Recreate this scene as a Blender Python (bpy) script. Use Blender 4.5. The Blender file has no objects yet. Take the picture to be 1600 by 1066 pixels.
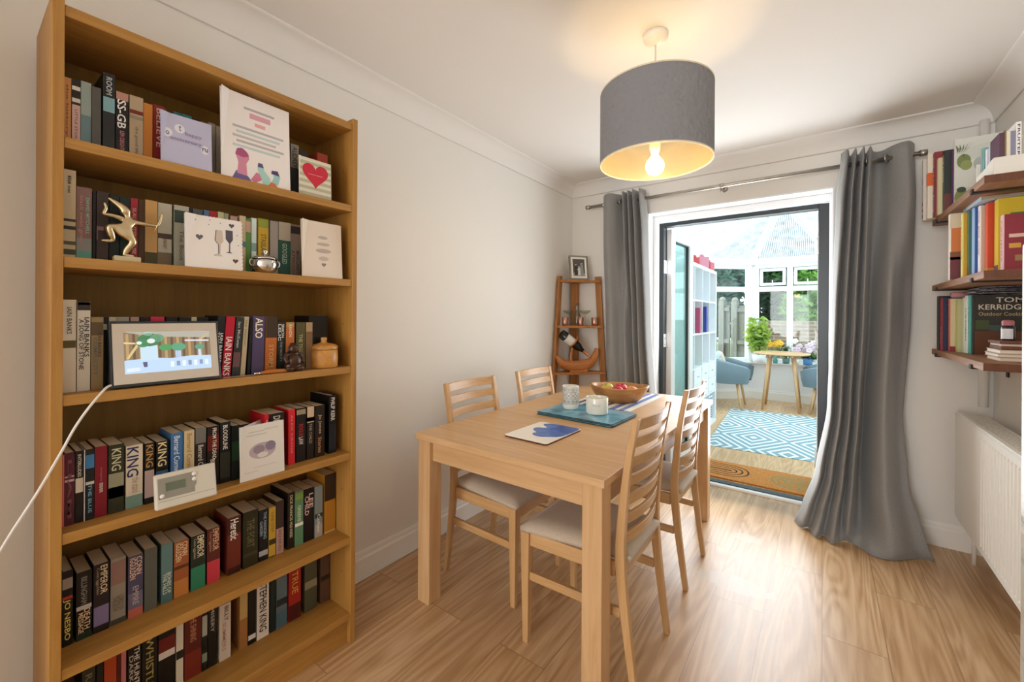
import bpy, bmesh, math, random
from mathutils import Vector, Matrix
sc = bpy.context.scene
COL = sc.collection
R = math.radians
random.seed(7)
# ------------------------------------------------------------------ camera, world, lights, exposure
cam_d = bpy.data.cameras.new('camera'); cam = bpy.data.objects.new('camera', cam_d); COL.objects.link(cam)
YAW, ROLL, EYE = -0.63623, 0.00573, 1.2626
fwd = Vector((math.sin(YAW), math.cos(YAW), 0)); rt = Vector((math.cos(YAW), -math.sin(YAW), 0)); up = Vector((0, 0, 1))
r2 = rt * math.cos(ROLL) + up * math.sin(ROLL); u2 = up * math.cos(ROLL) - rt * math.sin(ROLL)
m = Matrix((r2, u2, -fwd)).transposed().to_4x4(); m.translation = (0, 0, EYE); cam.matrix_world = m
cam_d.sensor_width = 36; cam_d.lens = 656.3 / 1600 * 36; cam_d.shift_y = -(533 - 494.4) / 1600
cam_d.clip_start = 0.02; cam_d.clip_end = 200
sc.camera = cam
w = bpy.data.worlds.new('overcast_sky'); sc.world = w; w.use_nodes = True
bg = w.node_tree.nodes['Background']; bg.inputs[0].default_value = (0.93, 0.97, 1.0, 1); bg.inputs[1].default_value = 2.8
sc.view_settings.view_transform = 'Standard'; sc.view_settings.look = 'None'; sc.view_settings.gamma = 1; sc.view_settings.use_curve_mapping = False
sc.view_settings.exposure = 0.6
sc.cycles.use_denoising = True
sc.cycles.max_bounces = 10; sc.cycles.transparent_max_bounces = 24; sc.cycles.diffuse_bounces = 6
sc.cycles.sample_clamp_indirect = 6.0; sc.cycles.caustics_refractive = False
def area(name, loc, target, sx, sy, power, col=(1, 1, 1)):
    d = bpy.data.lights.new(name, 'AREA'); d.shape = 'RECTANGLE'; d.size = sx; d.size_y = sy; d.energy = power; d.color = col
    o = bpy.data.objects.new(name, d); COL.objects.link(o); o.location = loc
    o.rotation_euler = (Vector(target) - Vector(loc)).to_track_quat('-Z', 'Y').to_euler(); return o
# unseen fill lamp added behind the camera for daylight from the kitchen side
area('kitchen_window_daylight', (-1.05, -4.6, 1.35), (0.0, 1.5, 1.4), 1.3, 2.0, 48, (0.97, 0.985, 1.0))
# daylight entering through the open french doors
area('french_door_daylight', (-0.5, 3.46, 1.1), (-0.62, 0.0, 1.7), 1.0, 1.7, 22, (0.95, 0.975, 1.0))
# ------------------------------------------------------------------ helpers
def lin(c): return c / 12.92 if c <= 0.04045 else ((c + 0.055) / 1.055) ** 2.4
def hexc(h): return tuple(lin(int(h[i:i + 2], 16) / 255) for i in (0, 2, 4))
MATS = {}
def mat(h, rough=0.5, metal=0.0, spec=0.5, bump=0.0, bscale=60, coat=0.0):
    k = (h, rough, metal, spec, bump, bscale, coat)
    if k in MATS: return MATS[k]
    mt = bpy.data.materials.new('paint_' + h); mt.use_nodes = True
    nt = mt.node_tree; p = nt.nodes['Principled BSDF']
    p.inputs['Base Color'].default_value = (*hexc(h), 1); p.inputs['Roughness'].default_value = rough
    p.inputs['Metallic'].default_value = metal; p.inputs['Specular IOR Level'].default_value = spec; p.inputs['Coat Weight'].default_value = coat
    if bump:
        tc = nt.nodes.new('ShaderNodeTexCoord'); n = nt.nodes.new('ShaderNodeTexNoise'); n.inputs['Scale'].default_value = bscale; n.inputs['Detail'].default_value = 3
        b = nt.nodes.new('ShaderNodeBump'); b.inputs['Strength'].default_value = bump; b.inputs['Distance'].default_value = 0.01
        nt.links.new(tc.outputs['Object'], n.inputs['Vector']); nt.links.new(n.outputs['Fac'], b.inputs['Height']); nt.links.new(b.outputs[0], p.inputs['Normal'])
    MATS[k] = mt; return mt
class NT:
    """tiny node-graph helper"""
    def __init__(s, name):
        s.m = bpy.data.materials.new(name); s.m.use_nodes = True; s.nt = s.m.node_tree; s.p = s.nt.nodes['Principled BSDF']
        s.tc = s.nt.nodes.new('ShaderNodeTexCoord')
    def n(s, t, **kw):
        nd = s.nt.nodes.new('ShaderNode' + t)
        for k, v in kw.items():
            if k.startswith('i_'):
                nd.inputs[int(k[2:]) if k[2:].isdigit() else k[2:].replace('_', ' ')].default_value = v
            else: setattr(nd, k, v)
        return nd
    def l(s, a, b): s.nt.links.new(a, b)
    def math(s, op, a, b=None):
        nd = s.n('Math', operation=op)
        for i, v in enumerate((a, b)):
            if v is None: continue
            if isinstance(v, (int, float)): nd.inputs[i].default_value = v
            else: s.l(v, nd.inputs[i])
        return nd.outputs[0]
    def ramp(s, fac, stops, interp='LINEAR'):
        r = s.n('ValToRGB'); r.color_ramp.interpolation = interp; e = r.color_ramp.elements
        while len(e) < len(stops): e.new(0.5)
        for el, (p, c) in zip(e, stops): el.position = p; el.color = (*hexc(c), 1) if isinstance(c, str) else (c, c, c, 1)
        s.l(fac, r.inputs[0]); return r.outputs[0]
    def base(s, c): s.l(c, s.p.inputs['Base Color'])
    def bump(s, h, strength=0.3, dist=0.01):
        b = s.n('Bump'); b.inputs['Strength'].default_value = strength; b.inputs['Distance'].default_value = dist
        s.l(h, b.inputs['Height']); s.l(b.outputs[0], s.p.inputs['Normal'])
def wood(name, dark, mid, light, axis='Y', rough=0.42, scale=1.0, coat=0.0):
    g = NT(name); mp = g.n('Mapping'); s = [34 * scale] * 3; s['XYZ'.index(axis)] = 2.2 * scale; mp.inputs['Scale'].default_value = s
    g.l(g.tc.outputs['Object'], mp.inputs[0])
    n1 = g.n('TexNoise'); n1.inputs['Scale'].default_value = 1.0; n1.inputs['Detail'].default_value = 6; n1.inputs['Roughness'].default_value = 0.62; n1.inputs['Distortion'].default_value = 0.8
    g.l(mp.outputs[0], n1.inputs['Vector'])
    g.base(g.ramp(n1.outputs['Fac'], [(0.25, dark), (0.5, mid), (0.75, light)]))
    g.p.inputs['Roughness'].default_value = rough; g.p.inputs['Coat Weight'].default_value = coat; g.p.inputs['Coat Roughness'].default_value = 0.25
    g.bump(n1.outputs['Fac'], 0.06, 0.004); return g.m
class MB:
    """collects shapes into one mesh"""
    def __init__(s): s.v = []; s.f = []; s.mi = []; s.sm = []; s.mats = []
    def m(s, mt):
        if mt not in s.mats: s.mats.append(mt)
        return s.mats.index(mt)
    def add(s, vs, fs, mt, smooth=False, M=None):
        o = len(s.v); k = s.m(mt)
        s.v += [tuple(M @ Vector(v)) if M else tuple(v) for v in vs]
        for f in fs: s.f.append(tuple(i + o for i in f)); s.mi.append(k); s.sm.append(smooth)
        return s
    def box(s, a, b, mt, M=None):
        x0, y0, z0 = a; x1, y1, z1 = b
        vs = [(x0, y0, z0), (x1, y0, z0), (x1, y1, z0), (x0, y1, z0), (x0, y0, z1), (x1, y0, z1), (x1, y1, z1), (x0, y1, z1)]
        return s.add(vs, [(0, 3, 2, 1), (4, 5, 6, 7), (0, 1, 5, 4), (1, 2, 6, 5), (2, 3, 7, 6), (3, 0, 4, 7)], mt, False, M)
    def prism(s, pts, z0, z1, mt, M=None):
        """polygon in xy extruded along z"""
        n = len(pts); vs = [(x, y, z0) for x, y in pts] + [(x, y, z1) for x, y in pts]
        ar = sum(pts[i][0] * pts[(i + 1) % n][1] - pts[(i + 1) % n][0] * pts[i][1] for i in range(n))
        fs = [tuple(range(n - 1, -1, -1)), tuple(range(n, 2 * n))] + [(i, (i + 1) % n, n + (i + 1) % n, n + i) for i in range(n)]
        if ar < 0: fs = [tuple(reversed(f)) for f in fs]
        return s.add(vs, fs, mt, False, M)
    def tube(s, path, rad, mt, seg=10, caps=True, M=None):
        P = [Vector(p) for p in path]; n = len(P); vs = []; fs = []
        rr = rad if isinstance(rad, (list, tuple)) else [rad] * n
        t = (P[1] - P[0]).normalized(); a = t.orthogonal().normalized()
        for i in range(n):
            t = (P[min(i + 1, n - 1)] - P[max(i - 1, 0)]).normalized()
            a = (a - t * a.dot(t)).normalized(); b = t.cross(a)
            for k in range(seg):
                th = 2 * math.pi * k / seg; vs.append(P[i] + (a * math.cos(th) + b * math.sin(th)) * rr[i])
        for i in range(n - 1):
            for k in range(seg):
                k2 = (k + 1) % seg; fs.append((i * seg + k, i * seg + k2, (i + 1) * seg + k2, (i + 1) * seg + k))
        if caps: fs += [tuple(range(seg - 1, -1, -1)), tuple(range((n - 1) * seg, n * seg))]
        return s.add(vs, fs, mt, True, M)
    def lathe(s, prof, mt, seg=32, c=(0, 0, 0), M=None, closed=False):
        """profile of (r, z) turned about z"""
        vs = []; fs = []; n = len(prof)
        for r, z in prof:
            for k in range(seg):
                th = 2 * math.pi * k / seg; vs.append((c[0] + r * math.cos(th), c[1] + r * math.sin(th), c[2] + z))
        for i in range(n - 1 if not closed else n):
            j = (i + 1) % n
            for k in range(seg):
                k2 = (k + 1) % seg; fs.append((i * seg + k, i * seg + k2, j * seg + k2, j * seg + k))
        return s.add(vs, fs, mt, True, M)
    def grid(s, rows, mt, smooth=True, M=None):
        n = len(rows[0]); vs = [p for r in rows for p in r]; fs = []
        for i in range(len(rows) - 1):
            for j in range(n - 1): fs.append((i * n + j, i * n + j + 1, (i + 1) * n + j + 1, (i + 1) * n + j))
        return s.add(vs, fs, mt, smooth, M)
    def ball(s, c, r, mt, seg=16, rings=10, sc=(1, 1, 1), M=None):
        vs = []; fs = []
        for i in range(rings + 1):
            ph = math.pi * i / rings
            for k in range(seg):
                th = 2 * math.pi * k / seg
                vs.append((c[0] + r * sc[0] * math.sin(ph) * math.cos(th), c[1] + r * sc[1] * math.sin(ph) * math.sin(th), c[2] - r * sc[2] * math.cos(ph)))
        for i in range(rings):
            for k in range(seg):
                k2 = (k + 1) % seg; fs.append((i * seg + k, i * seg + k2, (i + 1) * seg + k2, (i + 1) * seg + k))
        return s.add(vs, fs, mt, True, M)
    def build(s, name, parent=None, loc=None, rz=0, bevel=0, label=None, cat=None, group=None, kind=None, rot=None):
        me = bpy.data.meshes.new(name); me.from_pydata(s.v, [], s.f)
        for mt in s.mats: me.materials.append(mt)
        me.polygons.foreach_set('material_index', s.mi); me.polygons.foreach_set('use_smooth', s.sm)
        bm = bmesh.new(); bm.from_mesh(me); bmesh.ops.remove_doubles(bm, verts=bm.verts, dist=1e-6)
        if len(bm.faces) < 6000: bmesh.ops.recalc_face_normals(bm, faces=bm.faces)
        bm.to_mesh(me); bm.free(); me.update()
        o = bpy.data.objects.new(name, me); COL.objects.link(o)
        if parent: o.parent = parent
        if loc: o.location = loc
        o.rotation_euler = rot if rot else (0, 0, rz)
        if bevel:
            b = o.modifiers.new('edge', 'BEVEL'); b.width = bevel; b.segments = 2; b.limit_method = 'ANGLE'; b.angle_limit = R(40)
        tag(o, label, cat, group, kind); return o
def tag(o, label=None, cat=None, group=None, kind=None):
    for k, v in (('label', label), ('category', cat), ('group', group), ('kind', kind)):
        if v: o[k] = v
    return o
def empty(name, loc, rz=0, label=None, cat=None, group=None, kind=None, rot=None):
    o = bpy.data.objects.new(name, None); COL.objects.link(o); o.location = loc; o.rotation_euler = rot if rot else (0, 0, rz); o.empty_display_size = 0.05
    return tag(o, label, cat, group, kind)
def copy_tree(o, parent=None):
    c = o.copy(); COL.objects.link(c)
    if parent: c.parent = parent
    for ch in list(o.children): copy_tree(ch, c)
    return c
def frame_M(o, x, y, z):
    """matrix with the given local axes"""
    M = Matrix((Vector(x), Vector(y), Vector(z))).transposed().to_4x4(); M.translation = o; return M
_T = {}
def text_geo(s):
    """lettering outline scaled to the unit square"""
    if s in _T: return _T[s]
    c = bpy.data.curves.new('lettering', 'FONT'); c.body = s; c.resolution_u = 2; c.offset = 0.012
    o = bpy.data.objects.new('lettering', c); me = bpy.data.meshes.new_from_object(o)
    vs = [v.co.copy() for v in me.vertices]; fs = [tuple(p.vertices) for p in me.polygons]
    bpy.data.objects.remove(o); bpy.data.curves.remove(c); bpy.data.meshes.remove(me)
    x0 = min(v.x for v in vs); x1 = max(v.x for v in vs); y0 = min(v.y for v in vs); y1 = max(v.y for v in vs)
    _T[s] = ([((v.x - x0) / (x1 - x0), (v.y - y0) / (y1 - y0)) for v in vs], fs, (x1 - x0) / (y1 - y0)); return _T[s]
def add_text(mb, s, mt, o, ux, uy, L, Hh):
    """lettering from corner o running L along ux, Hh along uy"""
    vs, fs, _ = text_geo(s); o = Vector(o); ux = Vector(ux) * L; uy = Vector(uy) * Hh
    mb.add([o + ux * x + uy * y for x, y in vs], fs, mt)
def cr(pts, n):
    """Catmull-Rom through pts, n samples per span"""
    P = [Vector(p) for p in pts]; P = [2 * P[0] - P[1]] + P + [2 * P[-1] - P[-2]]; out = []
    for i in range(1, len(P) - 2):
        for k in range(n):
            t = k / n; a, b, c, d = P[i - 1:i + 3]
            out.append(0.5 * ((2 * b) + (c - a) * t + (2 * a - 5 * b + 4 * c - d) * t * t + (3 * b - a - 3 * c + d) * t ** 3))
    out.append(P[-2]); return out
# ------------------------------------------------------------------ materials
def wall_paint(name, h, sc_=220, b=0.05):
    g = NT(name); n = g.n('TexNoise'); n.inputs['Scale'].default_value = sc_; g.l(g.tc.outputs['Object'], n.inputs['Vector'])
    g.p.inputs['Base Color'].default_value = (*hexc(h), 1); g.p.inputs['Roughness'].default_value = 0.85; g.bump(n.outputs['Fac'], b, 0.003); return g.m
M_WALL = wall_paint('cream_wall_paint', 'e8e5df'); M_CEIL = wall_paint('ceiling_paint', 'e9e6e1')
M_TRIM = mat('f1eee8', 0.4); M_PVC = mat('f4f6f8', 0.3); M_ANTH = mat('2c3236', 0.35); M_BLACK = mat('0e0e0f', 0.4)
M_STEEL = mat('b9b4ac', 0.28, 1.0); M_CHROME = mat('d8d6d2', 0.12, 1.0); M_DARKMET = mat('3a322c', 0.45, 0.8)
M_BOOKWOOD = {a: wood('oak_veneer_' + a, '98692c', 'ab7c3a', 'b98c48', a, 0.45) for a in 'YZ'}
M_BOOKWOOD['back'] = wood('oak_backing_panel', '836022', '916c2a', '9e7832', 'Z', 0.6)
M_TABLE = {a: wood('oak_table_' + a, 'be9564', 'cca476', 'd8b286', a, 0.42, 1.0, 0.0) for a in 'XYZ'}
M_CHAIR = {a: wood('oak_chair_' + a, 'b58b58', 'c49a68', 'd0a878', a, 0.36, 1.2, 0.1) for a in 'XYZ'}
M_CORNER = {a: wood('teak_' + a, '8f5a28', 'a56c34', 'b67c42', a, 0.45) for a in 'XYZ'}
M_SHELF = {a: wood('walnut_plank_' + a, '7a5238', '93694c', 'a87c5e', a, 0.55) for a in 'XY'}
M_ENDGRAIN = wood('walnut_end', '5a3018', '6a3c20', '7a4828', 'Z', 0.55)
M_BAMBOO = wood('bamboo', 'b07834', 'c48c44', 'd49c54', 'X', 0.35)
M_BOWL = wood('acacia_bowl', '9a6838', 'b8844c', 'cf9c60', 'X', 0.35, 0.8, 0.2)
M_CARVE = wood('carved_wood', '9a5a24', 'b06c30', 'c27e40', 'X', 0.4, 0.8, 0.2)
def floor_mat(name, plank, c0, c1, c2, gap, rough, beige_patches=()):
    g = NT(name); sx = g.n('SeparateXYZ'); g.l(g.tc.outputs['Object'], sx.inputs[0]); cb = g.n('CombineXYZ')
    g.l(sx.outputs[1], cb.inputs[0]); xo = g.math('ADD', sx.outputs[0], 0.395); g.l(xo, cb.inputs[1])
    br = g.n('TexBrick'); br.inputs['Scale'].default_value = 1.0; br.inputs['Brick Width'].default_value = 1.28; br.inputs['Row Height'].default_value = plank
    br.inputs['Mortar Size'].default_value = 0.0016; br.inputs['Mortar Smooth'].default_value = 0.0; br.inputs['Bias'].default_value = 0; br.offset = 0.37
    br.inputs['Color1'].default_value = (0, 0, 0, 1); br.inputs['Color2'].default_value = (1, 1, 1, 1); br.inputs['Mortar'].default_value = (0.5, 0.5, 0.5, 1)
    g.l(cb.outputs[0], br.inputs['Vector'])
    mp = g.n('Mapping'); mp.inputs['Scale'].default_value = (26, 1.7, 1); g.l(g.tc.outputs['Object'], mp.inputs[0])
    off = g.n('VectorMath', operation='ADD'); g.l(mp.outputs[0], off.inputs[0]); sc3 = g.n('VectorMath', operation='SCALE'); g.l(br.outputs['Color'], sc3.inputs[0]); sc3.inputs['Scale'].default_value = 19.0; g.l(sc3.outputs[0], off.inputs[1])
    n1 = g.n('TexNoise'); n1.inputs['Scale'].default_value = 1; n1.inputs['Detail'].default_value = 5; n1.inputs['Distortion'].default_value = 1.4; g.l(off.outputs[0], n1.inputs['Vector'])
    mp2 = g.n('Mapping'); mp2.inputs['Scale'].default_value = (7, 0.55, 1); g.l(g.tc.outputs['Object'], mp2.inputs[0])
    off2 = g.n('VectorMath', operation='ADD'); g.l(mp2.outputs[0], off2.inputs[0]); g.l(sc3.outputs[0], off2.inputs[1])
    n2 = g.n('TexNoise'); n2.inputs['Scale'].default_value = 1; n2.inputs['Detail'].default_value = 1; n2.inputs['Distortion'].default_value = 0.4; g.l(off2.outputs[0], n2.inputs['Vector'])
    rings = g.math('SINE', g.math('MULTIPLY', n2.outputs['Fac'], 95.0))
    f = g.math('ADD', n1.outputs['Fac'], g.math('MULTIPLY', rings, 0.11))
    f = g.math('ADD', f, g.math('MULTIPLY', g.math('SUBTRACT', br.outputs['Color'], 0.5), 0.16))
    col = g.ramp(f, [(0.28, c0), (0.52, c1), (0.78, c2)])
    mix = g.n('Mix', data_type='RGBA'); g.l(br.outputs['Fac'], mix.inputs[0]); g.l(col, mix.inputs[6]); mix.inputs[7].default_value = (*hexc(gap), 1)
    out = mix.outputs[2]
    if beige_patches:
        ns = g.n('TexNoise'); ns.inputs['Scale'].default_value = 38; ns.inputs['Detail'].default_value = 4; g.l(g.tc.outputs['Object'], ns.inputs['Vector'])  # noise-edged beige patches mixed into the plank colour
        for cx, cy, rx, ry in beige_patches:
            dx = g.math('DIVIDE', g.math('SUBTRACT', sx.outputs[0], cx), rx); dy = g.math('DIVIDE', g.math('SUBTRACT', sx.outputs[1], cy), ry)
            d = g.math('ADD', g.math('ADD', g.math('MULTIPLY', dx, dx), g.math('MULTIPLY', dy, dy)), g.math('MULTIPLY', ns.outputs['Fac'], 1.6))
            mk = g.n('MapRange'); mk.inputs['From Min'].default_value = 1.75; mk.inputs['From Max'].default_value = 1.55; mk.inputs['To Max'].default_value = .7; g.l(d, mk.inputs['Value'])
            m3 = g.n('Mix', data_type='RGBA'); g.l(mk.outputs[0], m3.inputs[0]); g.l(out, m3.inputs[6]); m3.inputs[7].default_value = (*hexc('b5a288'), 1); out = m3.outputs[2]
    g.base(out); g.p.inputs['Roughness'].default_value = rough
    rr = g.n('MapRange'); rr.inputs['To Min'].default_value = rough - 0.05; rr.inputs['To Max'].default_value = rough + 0.09; g.l(n1.outputs['Fac'], rr.inputs['Value']); g.l(rr.outputs[0], g.p.inputs['Roughness'])
    g.bump(f, 0.05, 0.003); return g.m
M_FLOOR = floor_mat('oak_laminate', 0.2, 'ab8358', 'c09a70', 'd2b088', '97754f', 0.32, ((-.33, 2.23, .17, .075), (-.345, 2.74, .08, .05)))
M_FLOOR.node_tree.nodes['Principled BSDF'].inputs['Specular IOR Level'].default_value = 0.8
M_FLOOR2 = floor_mat('pale_oak_laminate', 0.19, 'c39a6c', 'd6b084', 'e2c49c', 'a88860', 0.36)
def fabric(name, h, h2, sc_=420, b=0.25):
    g = NT(name); n = g.n('TexNoise'); n.inputs['Scale'].default_value = sc_; n.inputs['Detail'].default_value = 2; g.l(g.tc.outputs['Object'], n.inputs['Vector'])
    g.base(g.ramp(n.outputs['Fac'], [(0.35, h2), (0.65, h)])); g.p.inputs['Roughness'].default_value = 0.9; g.p.inputs['Sheen Weight'].default_value = 0.2; g.bump(n.outputs['Fac'], b, 0.002); return g.m
M_SEAT = fabric('oatmeal_seat_fabric', 'cbbba6', 'b5a48f'); M_CURT = fabric('grey_curtain_cloth', '908f8d', '82817f', 300, 0.12)
M_ARM = fabric('blue_grey_upholstery', '72848d', '62747d'); M_CUSH = fabric('blue_grey_cushion', '84949d', '74858e')
def glass_mat(name, tint='eef5f4', fac=0.08):
    g = NT(name); t = g.n('BsdfTransparent'); t.inputs[0].default_value = (*hexc(tint), 1); gl = g.n('BsdfGlossy'); gl.inputs['Roughness'].default_value = 0.03
    lw = g.n('LayerWeight'); lw.inputs['Blend'].default_value = 0.25; f = g.math('ADD', g.math('MULTIPLY', lw.outputs['Facing'], 0.12), fac * 0.3)
    mx = g.n('MixShader'); g.l(f, mx.inputs[0]); g.l(t.outputs[0], mx.inputs[1]); g.l(gl.outputs[0], mx.inputs[2]); g.l(mx.outputs[0], g.nt.nodes['Material Output'].inputs[0]); return g.m
M_PANE = glass_mat('window_glass'); M_DOORPANE = glass_mat('door_glass', 'd4e8e4', 0.2); M_GLASS = glass_mat('drinking_glass', 'f2f3ee', 0.25)
def poly_mat():
    g = NT('ribbed_polycarbonate'); t = g.n('BsdfTransparent'); t.inputs[0].default_value = (0.70, 0.77, 0.80, 1); tr = g.n('BsdfTranslucent'); tr.inputs[0].default_value = (0.66, 0.72, 0.75, 1)
    u = g.tc.outputs['UV']; sx = g.n('SeparateXYZ'); g.l(u, sx.inputs[0])
    wv = g.math('SINE', g.math('MULTIPLY', sx.outputs[0], 270.0)); n = g.n('TexNoise'); n.inputs['Scale'].default_value = 9; g.l(u, n.inputs['Vector'])
    f = g.math('ADD', g.math('MULTIPLY', wv, 0.22), g.math('ADD', g.math('MULTIPLY', n.outputs['Fac'], 0.5), 0.1)); 
    mx = g.n('MixShader'); g.l(f, mx.inputs[0]); g.l(t.outputs[0], mx.inputs[1]); g.l(tr.outputs[0], mx.inputs[2]); g.l(mx.outputs[0], g.nt.nodes['Material Output'].inputs[0]); return g.m
M_POLY = poly_mat()
def brick_mat():
    g = NT('garden_brick'); mp = g.n('Mapping'); mp.inputs['Rotation'].default_value = (R(90), 0, 0); g.l(g.tc.outputs['Object'], mp.inputs[0])
    b = g.n('TexBrick'); b.inputs['Scale'].default_value = 1.0; b.inputs['Brick Width'].default_value = 0.225; b.inputs['Row Height'].default_value = 0.075; b.inputs['Mortar Size'].default_value = 0.006
    b.inputs['Color1'].default_value = (*hexc('84705f'), 1); b.inputs['Color2'].default_value = (*hexc('6d5a4c'), 1); b.inputs['Mortar'].default_value = (*hexc('aaa294'), 1)
    g.l(mp.outputs[0], b.inputs['Vector']); g.base(b.outputs['Color']); g.p.inputs['Roughness'].default_value = 0.9; return g.m
M_BRICK = brick_mat()
M_FENCE = wood('weathered_fence', '666660', '7d7b74', '8e8c85', 'Z', 0.8)
def rug_mat():
    g = NT('teal_lattice_rug'); sx = g.n('SeparateXYZ'); g.l(g.tc.outputs['Object'], sx.inputs[0])
    def tri(v, p): return g.math('ABSOLUTE', g.math('SUBTRACT', g.math('FRACT', g.math('DIVIDE', v, p)), 0.5))
    a = tri(sx.outputs[0], 0.62); b = tri(sx.outputs[1], 0.92); d = g.math('ADD', a, b)
    s = g.math('SINE', g.math('MULTIPLY', d, 44.0))
    n = g.n('TexNoise'); n.inputs['Scale'].default_value = 300; g.l(g.tc.outputs['Object'], n.inputs['Vector'])
    s = g.math('ADD', s, g.math('MULTIPLY', n.outputs['Fac'], 0.3))
    g.base(g.ramp(s, [(0.35, '88a8b1'), (0.62, 'e9eceb')])); g.p.inputs['Roughness'].default_value = 0.95; g.bump(n.outputs['Fac'], 0.3, 0.003); return g.m
M_RUG = rug_mat()
def mat_rug():
    g = NT('arched_doormat'); sx = g.n('SeparateXYZ'); g.l(g.tc.outputs['Object'], sx.inputs[0])
    def dist(x0, sgn):
        dx = g.math('MAXIMUM', g.math('MULTIPLY', g.math('SUBTRACT', sx.outputs[0], x0), sgn), 0.0); dy = sx.outputs[1]
        return g.math('SQRT', g.math('ADD', g.math('MULTIPLY', dx, dx), g.math('MULTIPLY', dy, dy)))
    n = g.n('TexNoise'); n.inputs['Scale'].default_value = 120; g.l(g.tc.outputs['Object'], n.inputs['Vector'])
    d1 = dist(-0.13, 1.0); d2 = dist(0.30, -1.0)
    l1 = g.math('MULTIPLY', g.math('GREATER_THAN', g.math('SINE', g.math('MULTIPLY', d1, 150.0)), 0.55), g.math('LESS_THAN', d1, 0.165))
    l2 = g.math('MULTIPLY', g.math('GREATER_THAN', g.math('SINE', g.math('MULTIPLY', d2, 150.0)), 0.4), g.math('LESS_THAN', d2, 0.165))
    base = g.ramp(n.outputs['Fac'], [(0.3, 'b8702f'), (0.7, 'd69048')])
    m1 = g.n('Mix', data_type='RGBA'); g.l(l1, m1.inputs[0]); g.l(base, m1.inputs[6]); m1.inputs[7].default_value = (*hexc('3a2a1c'), 1)
    m2 = g.n('Mix', data_type='RGBA'); g.l(l2, m2.inputs[0]); g.l(m1.outputs[2], m2.inputs[6]); m2.inputs[7].default_value = (*hexc('8f8a5c'), 1)
    g.base(m2.outputs[2]); g.p.inputs['Roughness'].default_value = 0.95; return g.m
M_DOORMAT = mat_rug()
def water_mat(name, stops, sc_=9, rough=0.3):
    g = NT(name); n = g.n('TexNoise'); n.inputs['Scale'].default_value = sc_; n.inputs['Detail'].default_value = 5; n.inputs['Distortion'].default_value = 1.0; g.l(g.tc.outputs['Object'], n.inputs['Vector'])
    g.base(g.ramp(n.outputs['Fac'], stops)); g.p.inputs['Roughness'].default_value = rough; return g.m
M_TEALMAT = water_mat('teal_watercolour', [(0.3, '3f7a90'), (0.43, '5596ae'), (0.52, '7db4c8'), (0.6, '8fa3b4'), (0.7, '4a8ca4')], 6)
def birch_mat():
    g = NT('birch_print'); mp = g.n('Mapping'); mp.inputs['Scale'].default_value = (9, 9, 30); g.l(g.tc.outputs['Object'], mp.inputs[0])
    n = g.n('TexNoise'); n.inputs['Scale'].default_value = 1.2; n.inputs['Detail'].default_value = 6; n.inputs['Roughness'].default_value = 0.7; g.l(mp.outputs[0], n.inputs['Vector'])
    n2 = g.n('TexNoise'); n2.inputs['Scale'].default_value = 3; g.l(g.tc.outputs['Object'], n2.inputs['Vector'])
    c = g.ramp(n.outputs['Fac'], [(0.30, '3c3630'), (0.38, 'b4aca0'), (0.5, 'd6dcda'), (0.7, 'cfdfe0')])
    sx = g.n('SeparateXYZ'); g.l(g.tc.outputs['Object'], sx.inputs[0]); low = g.n('MapRange'); low.inputs['From Min'].default_value = 1.05; low.inputs['From Max'].default_value = 0.75; g.l(sx.outputs[2], low.inputs['Value'])
    mx = g.n('Mix', data_type='RGBA', blend_type='MULTIPLY'); g.l(low.outputs[0], mx.inputs[0]); g.l(c, mx.inputs[6]); mx.inputs[7].default_value = (*hexc('c9b49c'), 1)
    g.base(mx.outputs[2]); g.p.inputs['Roughness'].default_value = 0.35; return g.m
M_BIRCH = birch_mat()
def leaf_mat(name, a, b):
    g = NT(name); oi = g.n('TexNoise'); oi.inputs['Scale'].default_value = 4; g.l(g.tc.outputs['Object'], oi.inputs['Vector'])
    c = g.ramp(oi.outputs['Fac'], [(0.35, a), (0.65, b)]); g.base(c); g.p.inputs['Roughness'].default_value = 0.5
    tr = g.n('BsdfTranslucent'); g.l(c, tr.inputs[0]); mx = g.n('MixShader'); mx.inputs[0].default_value = 0.35
    g.l(g.p.outputs[0], mx.inputs[1]); g.l(tr.outputs[0], mx.inputs[2]); g.l(mx.outputs[0], g.nt.nodes['Material Output'].inputs[0]); return g.m
M_LEAF_D = leaf_mat('dark_leaf', '2a4a28', '4c7440'); M_LEAF_B = leaf_mat('blue_green_leaf', '34564a', '5f8570'); M_LEAF_Y = leaf_mat('yellow_green_leaf', '7aa03a', 'c2d46a'); M_LEAF_P = leaf_mat('bright_leaf', '477a30', '84b050')
M_GRASS = leaf_mat('lawn', '5a7a3c', '7c9a54')
def bulb_mat():
    g = NT('warm_bulb'); g.p.inputs['Emission Color'].default_value = (1.0, 0.72, 0.32, 1); g.p.inputs['Emission Strength'].default_value = 9; g.p.inputs['Base Color'].default_value = (1, 0.9, 0.7, 1); return g.m
M_BULB = bulb_mat()
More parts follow.
